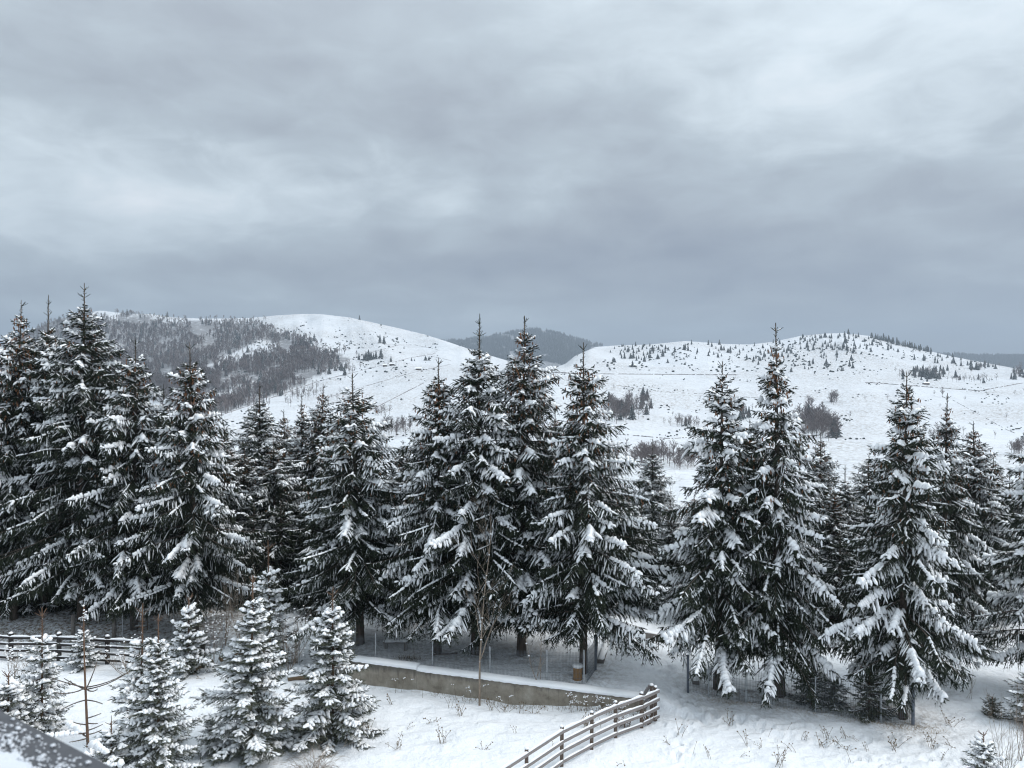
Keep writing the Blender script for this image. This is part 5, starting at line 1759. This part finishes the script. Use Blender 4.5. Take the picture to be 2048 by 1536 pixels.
def boundary(label, pts, hgt=.9, gap=0.0, seed=0):
    """hedge bank / post and wire line across the fields: low dark broken strip that follows the ground"""
    rng = np.random.default_rng(seed); a = Acc(); P3 = []
    for i in range(len(pts) - 1):
        (x0, y0), (x1, y1) = pts[i], pts[i + 1]
        n_ = max(2, int(math.hypot(x1 - x0, y1 - y0) / 3))
        for k in range(n_):
            u = k / n_
            q = on_hill(x0 + (x1 - x0) * u, y0 + (y1 - y0) * u, 350)
            if q is not None:
                P3.append(q)
    P3 = np.array(P3)
    v = []
    for p in P3:
        h = hgt * rng.uniform(.5, 1.3)
        v += [(p[0] - .2, p[1] - .35, p[2] - .5), (p[0], p[1], p[2] + h), (p[0] + .2, p[1] + .45, p[2] - .5)]
    f = []
    for i in range(len(P3) - 1):
        if rng.uniform() < gap or np.linalg.norm(P3[i + 1] - P3[i]) > 60:
            continue
        for k in (0, 1):
            p = i * 3 + k; f += [(p, p + 3, p + 4), (p, p + 4, p + 1)]
    a.add(v, f)
    o = link('field_boundary', a.mesh('field_boundary', 'far_twig'), None)
    o['label'] = label; o['category'] = 'hedge bank'
boundary('thin dark field line climbing the bald hill left of the middle, upper one', [(450, 828), (560, 790), (640, 762), (740, 737), (820, 716), (880, 706)], .6, .08, 1)
boundary('thin dark field line on the bald slope, middle one', [(640, 800), (740, 770), (830, 744), (905, 728)], .5, .1, 2)
boundary('thin dark field line on the lower bald slope, ending at the grove', [(700, 842), (770, 806), (850, 765)], .7, .05, 3)
boundary('dark line of a zigzag track below the crest of the bald hill', [(770, 690), (830, 690), (878, 700), (860, 712), (905, 722)], .4, .2, 4)
boundary('long dark line of the track along the foot of the right hill', [(1085, 744), (1160, 748), (1300, 749), (1480, 750)], .9, .06, 5)
boundary('dark track line across the right slope toward the frame edge', [(1730, 765), (1800, 770), (1900, 778), (1960, 782), (2048, 766)], .8, .12, 6)
boundary('thin field line descending right of the twin spires', [(1120, 748), (1075, 790), (1040, 820)], .5, .1, 7)
boundary('faint hedge line crossing the lower facing slope behind the right spruces', [(1230, 868), (1340, 878), (1420, 872)], .6, .25, 11)
boundary('faint track line slanting down the slope at the far right', [(1905, 800), (1960, 830), (2010, 858), (2060, 880)], .4, .3, 12)
boundary('faint hedge line across the middle of the right slope', [(1240, 772), (1330, 784), (1440, 790), (1560, 800)], .4, .45, 13)
boundary('thin dark line from the mountain wood up toward the bald crest', [(640, 740), (690, 722), (760, 700), (800, 690)], .5, .15, 8)

# ================================================================== balcony rail in the near left corner
def balcony_rail():
    rng = np.random.default_rng(4)
    e0 = np.array([-.80, 1.20]); e1 = np.array([-.50, 1.0])
    dv = norm(np.append(e1 - e0, 0)); nv = np.array([dv[1], -dv[0], 0])
    if nv[1] > 0:
        nv = -nv
    zt = CZ - .50
    W = .34
    a3 = np.append(e0, zt) - dv * 1.6; b3 = np.append(e1, zt) + dv * .95
    t = thing('balcony_rail', 'dark grey balcony rail sprinkled with snow in the near left corner', 'railing', tuple(a3))
    a = Acc()
    c0 = nv * W / 2 - np.array([0, 0, .03]); L = np.linalg.norm(b3 - a3)
    bevel_box(a, c0, c0 + dv * L, W, .06, .008, n=2)
    link('rail_cap', a.mesh('rail_cap', 'rail_paint'), t)
    for k in range(3):
        a = Acc(); c = dv * (.3 + k * L * .4) + nv * W * .5
        bevel_box(a, c - [0, 0, 1.0], c - [0, 0, .06], .05, .05, .004, n=1)
        link('baluster', a.mesh('baluster', 'rail_paint'), t)
    s = Acc()
    n_ = 0
    for k in range(16000):
        u = rng.uniform(0, L); q = rng.uniform(.010, .085)
        # density grows away from the outer edge
        pr = np.clip((q - .010) / .045, 0, 1) ** 1.2 * .95 * (.6 + .55 * vnoise(np.array([u * 14]), np.array([q * 14]), 2)[0])
        if rng.uniform() > pr:
            continue
        c = dv * u + nv * q
        r = rng.uniform(.0010, .0026) * (1 + .8 * (rng.uniform() < .15))
        lump(s, (c[0], c[1], r * .3), r, rng, flat=.8, n=4)
        n_ += 1
    link('snow_flakes', s.mesh('snow_flakes', 'snow_roof_shade', True), t, kind='stuff')
    # drifted heap on the inner side
    h = Acc(); nu, nq = 160, 26
    v = []
    for i in range(nu + 1):
        u = L * i / nu
        edge = .064 + .005 * math.sin(u * 9) + .004 * math.sin(u * 41 + 1) + .003 * math.sin(u * 97) + rng.uniform(-.008, .008)
        for j in range(nq + 1):
            q = edge + (W - .006 - edge) * j / nq
            hh = .020 * (1 - math.exp(-(q - edge) / .05)) * (1 + .3 * math.sin(u * 31 + q * 50)) + rng.uniform(-.0012, .0012)
            if j in (0, nq) or i in (0, nu):
                hh = -.001
            c = dv * u + nv * q
            v.append((c[0], c[1], hh))
    f = []
    for i in range(nu):
        for j in range(nq):
            p = i * (nq + 1) + j
            f += [(p, p + 1, p + nq + 2), (p, p + nq + 2, p + nq + 1)]
    h.add(v, f)
    link('snow_heap', h.mesh('snow_heap', 'snow_roof_shade', True), t, kind='stuff')
balcony_rail()

# ================================================================== air
def haze():
    m = bpy.data.materials.new('haze'); m.use_nodes = True
    t = NT(m.node_tree); t.n.clear()
    o = t.new('ShaderNodeOutputMaterial'); p = t.new('ShaderNodeVolumePrincipled')
    p.inputs['Color'].default_value = (.70, .83, 1.0, 1)
    p.inputs['Density'].default_value = HAZE
    p.inputs['Anisotropy'].default_value = .2
    t.link(p.outputs[0], o.inputs['Volume'])
    me = bpy.data.meshes.new('haze')
    x0, x1, y0, y1, z0, z1 = -9700, 9700, -9700, 9700, -420, 700
    v = [(x, y, z) for x in (x0, x1) for y in (y0, y1) for z in (z0, z1)]
    me.from_pydata(v, [], [(0, 1, 3, 2), (4, 6, 7, 5), (0, 4, 5, 1), (2, 3, 7, 6), (0, 2, 6, 4), (1, 5, 7, 3)])
    me.materials.append(m)
    link('haze', me, None, kind='stuff', label='thin winter haze over the valley')
HAZE = 0.00020
if HAZE:
    haze()
tot = 0
for me in bpy.data.meshes:
    tot += len(me.polygons)
print('unique polys', tot, 'objects', len(bpy.data.objects))
for k, (m, h) in list(V.items()) + list(YV.items()):
    print(k, {p: len(q.polygons) for p, q in m.items()})
